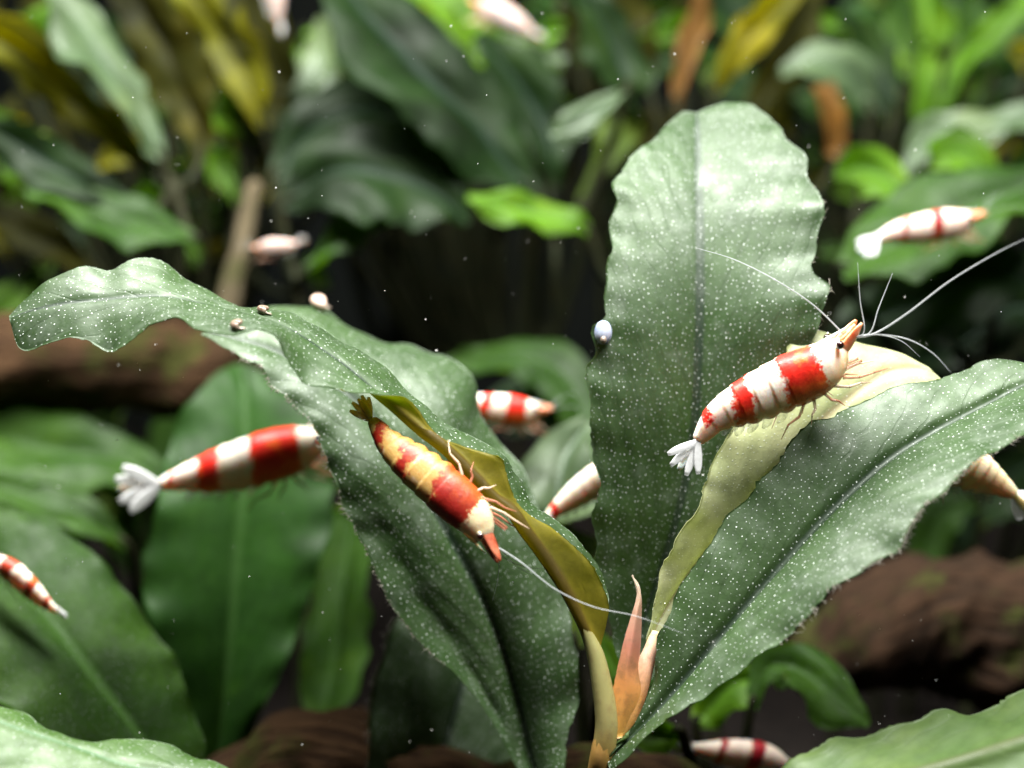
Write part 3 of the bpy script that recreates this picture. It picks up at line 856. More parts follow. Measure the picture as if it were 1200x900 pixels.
# leaves along the left edge under the log
far_plant('low plant with grey-green leaves under the brown driftwood log', (170, 700, 6.2), [
    ([(205, 560, 6.0), (130, 540, 6.0), (50, 525, 6.0), (-60, 500, 6.2), (-140, 490, 6.4)], [6, 42, 58, 48, 4], 55, mid_),
    ([(150, 640, 5.4), (95, 605, 5.2), (20, 575, 5.2), (-80, 560, 5.4)], [6, 32, 40, 8], 55, mid_),
    ([(150, 600, 6.5), (60, 500, 6.8), (10, 485, 7.0), (-40, 480, 7.0)], [5, 14, 20, 4], 40, bright)])
far_plant('low plant with a deep green leaf standing against the dark behind the shaded leaf', (380, 940, 5.0), [
    ([(370, 880, 5.0), (385, 800, 5.0), (400, 700, 5.2), (410, 610, 5.5), (410, 560, 5.8)], [5, 40, 45, 30, 3], 15, mid_)])

# the pale leaf between the two large ones, with two shrimp near it
far_plant('pale green plant seen in the gap between the two largest leaves', (690, 900, 3.6), [
    ([(675, 760, 3.4), (660, 690, 3.5), (652, 610, 3.7), (662, 540, 4.1), (690, 492, 4.5)], [10, 42, 55, 50, 8], 30, pale),
    ([(720, 700, 5.2), (700, 560, 5.6), (660, 440, 6.4), (590, 420, 6.9), (520, 425, 7.2)], [6, 20, 40, 24, 4], 55, mid_),
    ([(720, 640, 6.5), (690, 500, 7.5), (620, 470, 8.2), (540, 500, 8.6)], [6, 34, 45, 6], 40, dark),
    ([(700, 820, 2.6), (755, 790, 2.6), (790, 740, 2.8), (800, 690, 3.0)], [5, 30, 36, 4], 30, mid_)])

# green leaves low on the right
far_plant('small bright green plant low between the speckled leaf and the reddish driftwood', (850, 960, 3.4), [
    ([(880, 830, 3.2), (905, 780, 3.2), (950, 790, 3.1), (990, 825, 3.0), (1018, 850, 3.0)], [8, 30, 34, 26, 3], 40, mid_),
    ([(815, 850, 3.4), (838, 818, 3.4), (862, 800, 3.4), (890, 795, 3.5)], [6, 34, 40, 8], 30, bright),
    ([(800, 860, 2.4), (760, 850, 2.6), (725, 800, 3.0), (700, 740, 3.4)], [5, 30, 36, 4], 20, bright)])

# ================================================================== DRIFTWOOD
log('thick brown driftwood log behind the tip of the arched leaf', [(-190, 440, 6.6), (-60, 425, 6.6), (60, 425, 6.7), (150, 428, 6.7), (215, 432, 6.8), (262, 425, 6.9), (300, 440, 7.2)], [0.75, 0.68, 0.64, 0.62, 0.66, 0.55, 0.35], M['wood'], 3)
log('massive reddish driftwood behind the broad slanting leaf', [(930, 800, 5.2), (1010, 752, 5.2), (1090, 730, 5.2), (1180, 742, 5.0), (1300, 770, 4.8), (1450, 800, 4.8)], [0.30, 0.70, 0.88, 0.95, 1.05, 1.1], M['wood_red'], 9, 0.09)
log('knotty driftwood lying on the substrate under the main plant', [(220, 985, 3.6), (330, 905, 3.4), (400, 890, 3.2), (520, 930, 2.9), (620, 950, 2.4), (720, 925, 2.2), (860, 960, 2.4)], [0.5, 0.62, 0.55, 0.5, 0.5, 0.52, 0.35], M['wood'], 17, 0.10)
log('thin beige twig standing upright behind the arched leaf', [(255, 420, 7.0), (272, 335, 7.2), (287, 270, 7.4), (300, 212, 7.6)], [0.20, 0.16, 0.13, 0.12], M['twig'], 23, 0.10, name='twig', n=30, seg=16, cat='twig')

# ================================================================== BACKGROUND PLANTS
far_plant('plant with pale shining and yellow-green leaves fanning out above the log', (205, 215, 9.0), [
    ([(190, 185, 9.0), (162, 135, 8.8), (128, 82, 8.6), (92, 30, 8.4), (45, -30, 8.4)], [5, 26, 30, 32, 10], 60, pale),
    ([(172, 195, 9.2), (125, 150, 9.0), (65, 95, 9.0), (5, 45, 9.0), (-60, 20, 9.2)], [6, 22, 30, 34, 5], -30, yellow),
    ([(235, 190, 9.6), (225, 120, 9.8), (190, 50, 10), (150, -30, 10.2)], [5, 40, 50, 30], -20, olive),
    ([(160, 250, 8.4), (95, 215, 8.2), (40, 180, 8.2), (-30, 140, 8.4)], [6, 34, 40, 8], 30, dark),
    ([(230, 280, 8.2), (170, 262, 8.0), (105, 245, 7.8), (30, 220, 7.8)], [6, 30, 34, 6], 55, mid_)], down=(190, 405, 6.8))
far_plant('plant with brownish olive leaves behind the beige twig', (330, 190, 11), [
    ([(310, 150, 11), (290, 90, 11), (255, 30, 11.2), (200, -40, 11.4)], [6, 36, 40, 20], -25, yellow),
    ([(325, 150, 10.6), (325, 80, 10.8), (300, 20, 11), (280, -50, 11)], [6, 34, 42, 20], -15, olive),
    ([(340, 150, 11.6), (358, 110, 11.6), (372, 70, 11.8), (380, 20, 12)], [5, 24, 30, 6], 40, pale)])
far_plant('plant with a long blue-green leaf slanting across the black gap', (650, 270, 9.5), [
    ([(632, 232, 9.4), (570, 165, 9.2), (500, 92, 9.0), (430, 20, 9.0), (370, -50, 9.2)], [6, 52, 62, 58, 20], 48, dark),
    ([(645, 225, 10.4), (640, 150, 10.4), (600, 90, 10.4), (560, 40, 10.6)], [6, 44, 50, 8], 20, dark),
    ([(680, 240, 10), (735, 120, 10), (715, 50, 10), (670, -30, 10)], [6, 30, 40, 14], 40, dark),
    ([(735, 105, 9), (700, 125, 8.8), (668, 145, 8.7), (645, 158, 8.7)], [3, 17, 17, 5], 35, pale)])
far_plant('plant with wide dark leaves hanging over the black gap', (350, 330, 9), [
    ([(330, 240, 9.0), (390, 205, 8.8), (460, 205, 8.6), (520, 235, 8.6), (548, 262, 8.8)], [8, 62, 66, 42, 4], 42, dark),
    ([(320, 210, 9.6), (360, 160, 9.8), (420, 130, 9.8), (490, 140, 10)], [6, 44, 50, 6], 40, dark),
    ([(355, 320, 8.6), (400, 275, 8.6), (450, 245, 8.6), (500, 240, 8.8)], [4, 18, 22, 4], 45, mid_)])
far_plant('bright lime leaf with a pale tip above the black gap', (720, 330, 8.6), [
    ([(690, 270, 8.4), (650, 258, 8.2), (600, 240, 8.0), (548, 230, 8.0)], [8, 25, 20, 4], 50, bright)])
far_plant('lime yellow leaves behind the long blue-green leaf', (700, 150, 13), [
    ([(660, 75, 12.5), (610, 55, 12.4), (550, 25, 12.2), (470, -20, 12.2)], [8, 34, 38, 16], 50, [M['far_bright'], M['far_yellow']]),
    ([(665, 60, 11.8), (630, 70, 11.8), (590, 62, 11.8), (530, 50, 12)], [5, 20, 20, 5], 40, pale)])
far_plant('clump of small rounded bright green leaves above the log', (270, 290, 12), [
    ([(285, 140, 12), (265, 108, 12), (245, 95, 12), (228, 90, 12)], [5, 20, 20, 5], 30, bright),
    ([(300, 160, 12), (275, 145, 12), (252, 138, 12), (232, 138, 12)], [5, 18, 20, 5], 30, bright),
    ([(280, 240, 12), (270, 205, 12), (258, 190, 12), (240, 180, 12)], [5, 24, 26, 5], 20, bright),
    ([(375, 130, 13), (360, 95, 13), (350, 75, 13), (345, 50, 13)], [4, 18, 20, 4], 20, bright),
    ([(430, 130, 13), (422, 108, 13), (415, 95, 13), (405, 85, 13)], [4, 20, 18, 4], 20, bright),
    ([(380, 340, 12), (372, 322, 12), (366, 310, 12), (362, 300, 12)], [3, 14, 14, 4], 20, bright)])
far_plant('bright green leaves beside the pale shining plant at the tank edge', (30, 330, 12), [
    ([(20, 260, 12), (22, 200, 12), (10, 160, 12), (-20, 130, 12)], [6, 28, 30, 8], 20, bright),
    ([(60, 300, 12), (30, 340, 11.5), (0, 360, 11), (-40, 380, 11)], [5, 22, 26, 6], 20, bright),
    ([(110, 330, 11), (70, 290, 11), (20, 262, 11), (-30, 250, 11)], [5, 26, 30, 6], 30, olive)])
far_plant('plant with fading orange and olive leaves behind the upright leaf', (850, 300, 11), [
    ([(790, 130, 11), (800, 85, 11), (812, 40, 11), (825, -30, 11)], [5, 14, 15, 8], 10, orange),
    ([(760, 100, 12), (745, 55, 12), (725, 10, 12), (700, -50, 12)], [6, 32, 40, 16], -20, olive),
    ([(835, 110, 11.5), (860, 65, 11.5), (895, 25, 11.5), (940, -30, 11.5)], [5, 20, 26, 18], -25, yellow),
    ([(870, 140, 12), (910, 90, 12), (935, 40, 12), (950, -20, 12)], [5, 30, 36, 14], 10, olive),
    ([(985, 185, 10.5), (980, 155, 10.5), (972, 125, 10.5), (964, 98, 10.5)], [5, 16, 20, 14], 10, orange)])
far_plant('plant with blue-grey rounded leaves behind the upright leaf and the bright grassy stems', (1000, 260, 11.5), [
    ([(1020, 130, 11.5), (1000, 85, 11.2), (955, 75, 11), (915, 85, 11)], [8, 34, 34, 6], 45, [M['far_pale'], M['under_green']]),
    ([(1045, 140, 12), (1030, 90, 12), (1010, 50, 12), (985, 20, 12)], [6, 30, 34, 8], 30, dark),
    ([(1060, 220, 11), (1080, 160, 11), (1130, 150, 10.8), (1210, 135, 10.6)], [6, 18, 24, 18], 50, pale)])
far_plant('bright grassy green stems standing at the back of the tank', (1085, 330, 13.5), [
    ([(1080, 190, 13.5), (1085, 120, 13.5), (1086, 50, 13.5), (1085, -40, 13.5)], [8, 15, 18, 14], 10, bright),
    ([(1095, 150, 13), (1130, 70, 13), (1170, 30, 13), (1230, -20, 13)], [6, 15, 17, 10], 30, bright),
    ([(1070, 90, 14), (1030, 50, 14), (990, 32, 14), (955, 22, 14)], [5, 14, 15, 4], 30, bright),
    ([(1120, 160, 14), (1160, 110, 14), (1190, 60, 14), (1215, 0, 14)], [6, 20, 24, 10], 20, mid_),
    ([(1050, 150, 14), (1045, 100, 14), (1055, 40, 14), (1060, -30, 14)], [6, 22, 24, 10], 20, mid_),
    ([(1140, 150, 15), (1150, 90, 15), (1145, 40, 15), (1140, -30, 15)], [6, 26, 28, 10], 20, mid_)])
far_plant('clump of glossy green leaves behind the shrimp with one dark red band', (1150, 430, 6.5), [
    ([(985, 320, 5.6), (1030, 290, 5.4), (1090, 262, 5.4), (1150, 240, 5.4), (1240, 205, 5.6)], [12, 48, 58, 52, 20], 55, mid_),
    ([(1240, 330, 6.2), (1170, 325, 6.0), (1100, 345, 6.0), (1020, 380, 6.2), (970, 400, 6.4)], [10, 50, 60, 46, 5], 35, dark),
    ([(1075, 250, 8), (1040, 210, 8), (1010, 195, 8), (980, 205, 8)], [8, 30, 32, 6], 30, bright),
    ([(1180, 240, 8.5), (1145, 190, 8.5), (1120, 175, 8.5), (1090, 170, 8.5)], [8, 26, 30, 6], 30, bright),
    ([(1250, 420, 7), (1200, 360, 7), (1130, 400, 7), (1060, 430, 7)], [8, 50, 60, 10], 30, dark)])
far_plant('dark leaves in the shade behind the broad slanting leaf', (1170, 800, 7.5), [
    ([(1120, 660, 7.5), (1140, 600, 7.5), (1180, 560, 7.5), (1240, 530, 7.5)], [8, 40, 50, 10], 30, dark),
    ([(1080, 680, 7), (1090, 630, 7), (1110, 600, 7), (1150, 590, 7)], [8, 30, 34, 6], 30, mid_)])


def thicket(label, x0, x1, y0, y1, d0, d1, n, base, choices, seed, size=(60, 150)):
    q = random.Random(seed)
    lv = []
    for _ in range(n):
        x, y, d = q.uniform(x0, x1), q.uniform(y0, y1), q.uniform(d0, d1)
        an = math.radians(q.choice((q.uniform(20, 160), q.uniform(95, 160), q.uniform(20, 70))))
        L = q.uniform(*size)
        dx, dy = math.cos(an), -math.sin(an)
        cx, cy = q.uniform(-18, 18), q.uniform(0, 30)
        w = L * q.uniform(0.15, 0.27)
        lv.append(([(x, y, d), (x + dx * L * .33 + cx * .6, y + dy * L * .33 - cy * .3, d), (x + dx * L * .66 + cx, y + dy * L * .66, d), (x + dx * L, y + dy * L + cy, d)], [4, w, w * 1.1, 3], q.uniform(-40, 60), q.choice(choices)))
    return far_plant(label, base, lv)
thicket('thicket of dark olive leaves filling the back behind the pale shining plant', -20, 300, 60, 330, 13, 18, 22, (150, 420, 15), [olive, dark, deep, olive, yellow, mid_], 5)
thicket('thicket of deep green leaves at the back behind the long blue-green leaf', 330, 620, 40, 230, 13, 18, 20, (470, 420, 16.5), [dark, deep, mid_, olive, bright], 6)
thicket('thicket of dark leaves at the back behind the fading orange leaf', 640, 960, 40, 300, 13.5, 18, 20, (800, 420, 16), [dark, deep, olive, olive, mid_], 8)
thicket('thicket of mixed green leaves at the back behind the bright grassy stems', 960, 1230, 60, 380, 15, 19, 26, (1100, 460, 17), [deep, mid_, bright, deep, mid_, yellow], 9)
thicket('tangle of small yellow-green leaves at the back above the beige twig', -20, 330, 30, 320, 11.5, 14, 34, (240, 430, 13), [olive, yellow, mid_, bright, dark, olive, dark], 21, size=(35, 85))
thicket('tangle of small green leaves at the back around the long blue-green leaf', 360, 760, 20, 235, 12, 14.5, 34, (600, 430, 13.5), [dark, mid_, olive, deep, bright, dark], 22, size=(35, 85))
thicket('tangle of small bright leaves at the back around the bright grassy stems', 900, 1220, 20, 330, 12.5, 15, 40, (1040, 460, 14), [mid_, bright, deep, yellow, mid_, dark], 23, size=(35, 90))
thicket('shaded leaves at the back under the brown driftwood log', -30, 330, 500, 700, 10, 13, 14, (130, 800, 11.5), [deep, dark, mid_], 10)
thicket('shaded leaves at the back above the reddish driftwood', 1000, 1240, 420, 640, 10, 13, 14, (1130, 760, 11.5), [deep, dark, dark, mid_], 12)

# ================================================================== SHRIMP
def sphere_geo(c, r, seg=16, rings=10, ax=None):
    c = np.asarray(c, float)
    R = np.eye(3) * r if ax is None else np.asarray(ax, float)
    v = [c + R[2]]
    for i in range(1, rings):
        ph = math.pi * i / rings
        for j in range(seg):
            th = 2 * math.pi * j / seg
            v.append(c + R[0] * math.sin(ph) * math.cos(th) + R[1] * math.sin(ph) * math.sin(th) + R[2] * math.cos(ph))
    v.append(c - R[2])
    f = [(0, 1 + j, 1 + (j + 1) % seg) for j in range(seg)]
    for i in range(rings - 2):
        a = 1 + i * seg
        for j in range(seg):
            k = (j + 1) % seg
            f.append((a + j, a + seg + j, a + seg + k, a + k))
    e = len(v) - 1; a = 1 + (rings - 2) * seg
    f += [(a + j, e, a + (j + 1) % seg) for j in range(seg)]
    return np.array(v), f

def blade_geo(p0, p1, side, w, thick=0.012, prof=(0.35, 0.8, 1.0, 0.95, 0.7, 0.25), bend=None, n=12):
    """a flat paddle from p0 to p1, w = half width"""
    p0, p1 = np.asarray(p0, float), np.asarray(p1, float)
    s = np.linspace(0, 1, n)
    path = p0 + (p1 - p0) * s[:, None]
    if bend is not None: path = path + np.asarray(bend) * (4 * s * (1 - s))[:, None]
    T = norm(np.gradient(path, axis=0))
    S = norm(np.asarray(side)[None, :] - T * (T @ np.asarray(side))[:, None])
    Nn = np.cross(T, S)
    hw = w * np.interp(s, np.linspace(0, 1, len(prof)), prof)
    seg = 8
    th = np.linspace(0, 2 * math.pi, seg, endpoint=False)
    v = path[:, None, :] + hw[:, None, None] * np.cos(th)[None, :, None] * S[:, None, :] + thick * np.sin(th)[None, :, None] * Nn[:, None, :]
    f = [(i * seg + j, i * seg + (j + 1) % seg, (i + 1) * seg + (j + 1) % seg, (i + 1) * seg + j) for i in range(n - 1) for j in range(seg)]
    f.append(tuple(range(seg))[::-1]); f.append(tuple((n - 1) * seg + j for j in range(seg)))
    return v.reshape(-1, 3), f

PS = [0, .03, .08, .15, .25, .35, .42, .5, .6, .7, .8, .88, .94, 1.0]
PU = [.30, .48, .62, .80, .96, 1.02, 1.0, .97, .92, .82, .67, .53, .42, .28]
PD = [.36, .58, .78, .93, 1.0, .98, .90, .86, .80, .70, .54, .40, .32, .24]

def shrimp(label, spine, h, dorsal, mat, name='shrimp', detail=2, fan_spread=0.5, fan_dir=None, fan_len=0.17, feelers=None, group=None, scale_mat=None, fan_mat=None, width=0.74, legs=True, scale_dir=None, leg_out=1.0, swim=1.0):
    """spine: photo pixels with depth, head -> tail; h: greatest half height in px; dorsal: (right, up, away)"""
    N_ = {2: 150, 1: 70, 0: 40}[detail]; SEG = {2: 44, 1: 24, 0: 16}[detail]
    pts = [P(*p) for p in spine]
    path = crom(pts, N_)
    # resample evenly
    cum = np.concatenate([[0], np.cumsum(np.linalg.norm(np.diff(path, axis=0), axis=1))])
    L = cum[-1]
    path = np.stack([np.interp(np.linspace(0, L, N_), cum, path[:, k]) for k in range(3)], -1)
    dv = RIGHT * dorsal[0] + UP * dorsal[1] + FWD * dorsal[2]
    T, D, S = frames(path, dv)
    dm = np.mean([p[2] for p in spine])
    H = h / 120 * (DIST + dm) / DIST
    s = np.linspace(0, 1, N_)
    hu = np.interp(s, PS, PU) * H; hd = np.interp(s, PS, PD) * H
    w = width * (hu + hd) / 2 * np.interp(s, [0, 0.1, 1], [0.8, 1, 1])
    bounds = [.40, .50, .60, .70, .79, .88, 1.01]
    for a, b in zip(bounds[:-1], bounds[1:]):
        mk = (s >= a) & (s < b); x = (s[mk] - a) / (b - a)
        hu[mk] *= 1 + 0.05 * x - 0.02; w[mk] *= 1 + 0.05 * x - 0.02
        hd[mk] *= 1 + 0.16 * np.sin(np.pi * x) - 0.04
    mk = (s > 0.30) & (s < .40); hu[mk] *= 1 + 0.02 * (s[mk] - .30) / .1; w[mk] *= 1 + 0.02 * (s[mk] - .30) / .1
    th = np.linspace(0, 2 * math.pi, SEG, endpoint=False)
    ct, st = np.cos(th), np.sin(th)
    ct2 = np.sign(ct) * np.abs(ct) ** 0.92; st2 = np.sign(st) * np.abs(st) ** 0.85
    b = np.where(ct[None, :] > 0, hu[:, None], hd[:, None]) * ct2[None, :]
    a = w[:, None] * st2[None, :]
    V = path[:, None, :] + a[..., None] * S[:, None, :] + b[..., None] * D[:, None, :]
    V = V.reshape(-1, 3)
    uv = np.stack([np.repeat(s[:, None], SEG, 1), np.repeat(ct[None, :], N_, 0)], -1).reshape(-1, 2)
    F = [(i * SEG + j, i * SEG + (j + 1) % SEG, (i + 1) * SEG + (j + 1) % SEG, (i + 1) * SEG + j) for i in range(N_ - 1) for j in range(SEG)]
    # rounded front and tail end
    n0 = len(V)
    extra, euv = [], []
    for end, sg, off in ((0, -1, 0), (N_ - 1, 1, (N_ - 1) * SEG)):
        prev = off
        for q in (0.4, 0.75, 0.95):
            ring = path[end] + sg * T[end] * H * 0.16 * q + math.sqrt(1 - q * q) * (V[off:off + SEG] - path[end]) + D[end] * (0.06 * H * q if end == 0 else 0)
            st0 = n0 + len(extra); extra += list(ring); euv += [(s[end], c) for c in ct]
            for j in range(SEG):
                kx = (j + 1) % SEG
                fq = (prev + j, prev + kx, st0 + kx, st0 + j)
                F.append(fq if end else fq[::-1])
            prev = st0
        F.append(tuple(range(prev, prev + SEG)) if end else tuple(range(prev, prev + SEG))[::-1])
    V = np.vstack([V, np.array(extra)]); uv = np.vstack([uv, np.array(euv)])

    def mp(sx, av, bv):
        """body coordinates: sx along (0 head, 1 tail), av sideways and bv towards the back, both in units of H"""
        if sx < 0: p, t, d_, s_ = path[0] + T[0] * sx * L, T[0], D[0], S[0]
        elif sx > 1: p, t, d_, s_ = path[-1] + T[-1] * (sx - 1) * L, T[-1], D[-1], S[-1]
        else:
            i = int(round(sx * (N_ - 1))); p, t, d_, s_ = path[i], T[i], D[i], S[i]
        return p + s_ * av * H + d_ * bv * H

    e = empty(name, mp(0.3, 0, -1.0), label, 'shrimp', group)
    body = mesh('body', V, F, mat, e, uvs=uv)
    # beak between the eyes
    v, f = blade_geo(mp(0.10, 0, 0.62), mp(-0.075, 0, 0.42), D[0], 0.10 * H, 0.05 * H, (1.0, .9, .75, .55, .32, .08), n=10)
    mesh('rostrum', v, f, mat, e, uvs=np.tile([[0.03, 0.6]], (len(v), 1)))
    for sg in (-1, 1):
        c = mp(0.030, sg * 0.52, 0.32)
        v, f = sphere_geo(c, 0.15 * H, 18 if detail == 2 else 10, 12 if detail == 2 else 8)
        eye = mesh('eye', v, f, M['eye'], e)
        v, f = sphere_geo(mp(0.040, sg * 0.40, 0.26), 0.10 * H, 14, 10)
        mesh('eye_stalk', v, f, M['eye_ring'], eye)
    # flat scales in front of the head
    sm = scale_mat or M['scale']
    for sg in (-1, 1):
        v, f = blade_geo(mp(0.04, sg * 0.20, -0.12), mp(-0.16, sg * 0.24, 0.18 if scale_dir is None else scale_dir), D[0] * 0.95 + S[0] * sg * 0.3, 0.26 * H, 0.045 * H, (.9, 1.05, 1.0, .85, .6, .2))
        mesh('feeler_scale', v, f, sm, e)
    v, f = blade_geo(mp(0.02, 0, 0.22), mp(-0.13, 0, 0.26), S[0], 0.16 * H, 0.07 * H, (.8, 1.0, 1.0, .9, .7, .4))
    mesh('feeler_base', v, f, sm, e)
    # feelers
    if feelers is None:
        feelers = []
        for sg in (-1, 1):
            feelers.append(([mp(-0.12, sg * .2, .1), mp(-0.25, sg * .8, .5), mp(-0.38, sg * 1.4, .7), mp(-0.5, sg * 1.8, .6)], 0.012))
            feelers.append(([mp(-0.12, sg * .1, .25), mp(-0.2, sg * .3, .7), mp(-0.28, sg * .5, 1.2)], 0.010))
    else:
        feelers = [([P(*q) for q in fl], r) for fl, r in feelers]
    if True:
        for fl, r in feelers:
            fl = [mp(-0.03, 0.05, 0.15)] + list(fl)
            tube('feeler', fl, [r * 0.36, r * 0.30, r * 0.24, r * 0.17, r * 0.06], M['feeler'], e, 6, 40 if detail == 2 else 18)
    # walking legs
    if legs:
        for kx in range(5 if detail else 4):
            for sg in (-1, 1):
                s0 = 0.13 + kx * 0.055
                reach = [-.16, -.11, -.03, .05, .14][kx]
                p = [mp(s0, sg * 0.34, -0.80), mp(s0 + reach * 0.45, sg * 0.55 * leg_out, -1.12), mp(s0 + reach * 1.0, sg * 0.62 * leg_out, -1.34 + 0.04 * kx), mp(s0 + reach * 1.5, sg * 0.55 * leg_out, -1.62)]
                p = [p[0], p[1] * .94 + p[0] * .06, p[1] * .94 + p[2] * .06, p[2] * .94 + p[1] * .06, p[2] * .94 + p[3] * .06, p[3]]
                o = tube('leg', p, [0.066 * H, 0.050 * H, 0.056 * H, 0.038 * H, 0.040 * H, 0.012 * H], M['leg'] if (kx + (sg > 0)) % 2 else M['leg_red'], e, 6, 22)
    # mouth parts
    for sg in (-1, 1):
        v, f = blade_geo(mp(0.10, sg * 0.2, -0.6), mp(-0.03, sg * 0.16, -0.92), S[0], 0.10 * H, 0.06 * H)
        mesh('mouthpart', v, f, M['leg_red'], e)
    # swimmerets
    for kx in range(5 if swim > 0 else 0):
        sx = 0.455 + kx * 0.09
        i = int(sx * (N_ - 1))
        for sg in (-1, 1):
            v, f = blade_geo(mp(sx, sg * 0.38 * np.interp(sx, PS, PD), -0.82 * np.interp(sx, PS, PD)), mp(sx + 0.085, sg * 0.36 * np.interp(sx, PS, PD), -(1.02 * np.interp(sx, PS, PD) + 0.20 * swim)), T[i] + D[i] * 0.4, 0.19 * H, 0.014 * H, n=8)
            mesh('swimmeret', v, f, M['paddle'], e)
    # tail fan
    fm = fan_mat or M['fan']
    fl = fan_len * L
    base = path[-1] + T[-1] * 0.02 * L
    t = T[-1]
    if fan_dir is not None: t = norm(RIGHT * fan_dir[0] + UP * fan_dir[1] + FWD * fan_dir[2])
    sp = norm(S[-1] * (1 - fan_spread) + D[-1] * fan_spread)
    sp = norm(sp - t * (sp @ t)); nn = np.cross(t, sp)
    for kx, (an, ln) in enumerate(((0, 1.0), (-15, 1.05), (15, 1.05), (-34, 0.95), (34, 0.95))):
        an_ = math.radians(an)
        q = t * math.cos(an_) + sp * math.sin(an_)
        off = nn * (-0.02 * (kx > 0) - 0.02 * (kx > 2))
        v, f = blade_geo(base - q * 0.05 * L + off, base + q * fl * ln + off, sp * math.cos(an_) - t * math.sin(an_), (0.13 if detail == 2 else 0.20) * H + 0.02 * fl, 0.006, (.45, .6, .85, 1.0, .92, .45))
        mesh('tail_blade' if kx else 'tail_spine', v, f, fm if kx else mat, e, uvs=np.tile([[0.99, 0.2]], (len(v), 1)) if not kx else None)
    return e

B1 = [(.185, .43, None), (.635, .745, None), (.885, .94, 0.35)]
SM = shrimp_mat('shrimp_red_white', B1, jag=0.06)
SM2 = shrimp_mat('shrimp_red_leaf_shade', [(.17, .43, None), (.63, .72, -0.6), (.87, .95, None)], white=(0.37, 0.225, 0.065), belly=(0.38, 0.21, 0.05), red=(0.24, 0.009, 0.005), red_low=(0.42, 0.075, 0.010), head=(0.72, 0.60, 0.38), jag=0.075)  # dim gold colours hold leaf-filtered light, paler head holds direct light
SM3 = shrimp_mat('shrimp_red_white_wide', [(.17, .40, None), (.60, .73, None), (.87, .90, None)], jag=0.03)
SM9 = shrimp_mat('shrimp_red_white_big', [(.16, .45, None), (.65, .79, None), (.955, .98, None)], jag=0.02)
SM4 = shrimp_mat('shrimp_dark_band', [(.33, .45, None), (.70, .76, None)], red=(0.32, 0.01, 0.02), white=(0.80, 0.68, 0.60), belly=(0.72, 0.52, 0.36), jag=0.03)
SM5 = shrimp_mat('shrimp_cream', [(.90, .96, None)], white=(0.84, 0.78, 0.66), belly=(0.80, 0.62, 0.32), jag=0.03)
SM6 = shrimp_mat('shrimp_amber', [], white=(0.88, 0.74, 0.48), belly=(0.84, 0.60, 0.30))
SM7 = shrimp_mat('shrimp_baby', [(.18, .34, None), (.56, .66, None), (.84, .9, None)], white=(0.82, 0.72, 0.60), red=(0.42, 0.05, 0.02), jag=0.05)
SM8 = shrimp_mat('shrimp_ghost', [], white=(0.42, 0.33, 0.30), belly=(0.34, 0.24, 0.20))

# on the pale young leaf
shrimp('red and white banded shrimp standing on the pale young leaf', [(987, 404, -0.02), (955, 432, -0.02), (915, 453, 0.0), (875, 472, 0.0), (843, 489, 0.0), (820, 514, 0.02)], 33, (-0.38, 0.86, -0.34), SM,
       fan_dir=(-0.55, -0.83, 0.0), fan_spread=0.75, fan_len=0.20,
       feelers=[([(985, 388, -0.05), (950, 355, -0.1), (905, 326, -0.1), (860, 304, 0.0), (818, 291, 0.1)], 0.026),
                ([(1022, 392, -0.1), (1062, 368, -0.25), (1112, 330, -0.4), (1165, 298, -0.6), (1205, 278, -0.8)], 0.030),
                ([(1012, 390, -0.1), (1008, 352, -0.1), (1005, 308, -0.1)], 0.022),
                ([(1018, 391, -0.1), (1030, 360, -0.1), (1046, 320, -0.05)], 0.022),
                ([(1025, 392, -0.1), (1062, 397, -0.2), (1092, 413, -0.25), (1114, 436, -0.3)], 0.024),
                ([(1025, 392, -0.05), (1055, 399, 0.0), (1078, 418, 0.05)], 0.018)], scale_dir=0.25)
# hanging under the arched leaf
shrimp('red banded shrimp painted in golden leaf-filtered light, hanging head down under the arched leaf', [(570, 630, -0.32), (550, 603, -0.30), (521, 573, -0.28), (488, 545, -0.22), (459, 520, -0.12), (438, 494, 0.0)], 28, (-0.72, -0.60, -0.35), SM2,
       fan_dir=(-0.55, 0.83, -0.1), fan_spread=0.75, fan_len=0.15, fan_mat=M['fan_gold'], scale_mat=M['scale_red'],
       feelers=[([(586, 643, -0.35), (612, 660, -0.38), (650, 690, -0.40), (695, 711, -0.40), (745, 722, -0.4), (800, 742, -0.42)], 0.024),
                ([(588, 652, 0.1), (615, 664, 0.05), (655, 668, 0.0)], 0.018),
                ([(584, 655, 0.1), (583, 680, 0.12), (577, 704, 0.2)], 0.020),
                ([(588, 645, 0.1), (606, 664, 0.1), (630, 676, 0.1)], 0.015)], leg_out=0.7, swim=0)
# out of focus behind the broad leaf
shrimp('red and white shrimp with a white tail fan, head hidden by the broad dark leaf', [(378, 514, 3.1), (345, 525, 3.05), (300, 541, 3.0), (245, 556, 3.0), (192, 567, 3.0)], 32, (-0.12, 0.9, -0.42), SM9, detail=1, fan_dir=(-0.96, -0.12, 0), fan_spread=0.75, fan_len=0.26)
shrimp('pale shrimp with one dark red band on the glossy green leaf at the right', [(1138, 256, 4.3), (1112, 262, 4.3), (1082, 268, 4.3), (1052, 272, 4.3), (1030, 279, 4.3)], 18, (-0.1, 0.9, -0.4), SM4, detail=1, fan_dir=(-0.7, -0.7, 0), fan_len=0.22)
shrimp('red and cream shrimp half hidden behind the broad dark leaf above the pale leaf', [(632, 481, 3.9), (605, 481, 3.9), (575, 478, 3.9), (535, 470, 3.9)], 18, (0.0, 0.95, -0.3), SM3, detail=1)
shrimp('cream shrimp with a red tail band half hidden behind the upright leaf', [(755, 535, 2.4), (725, 548, 2.4), (690, 570, 2.4), (660, 592, 2.4), (642, 606, 2.4)], 20, (-0.4, 0.85, -0.3), SM5, detail=1, fan_dir=(-0.8, -0.55, 0))
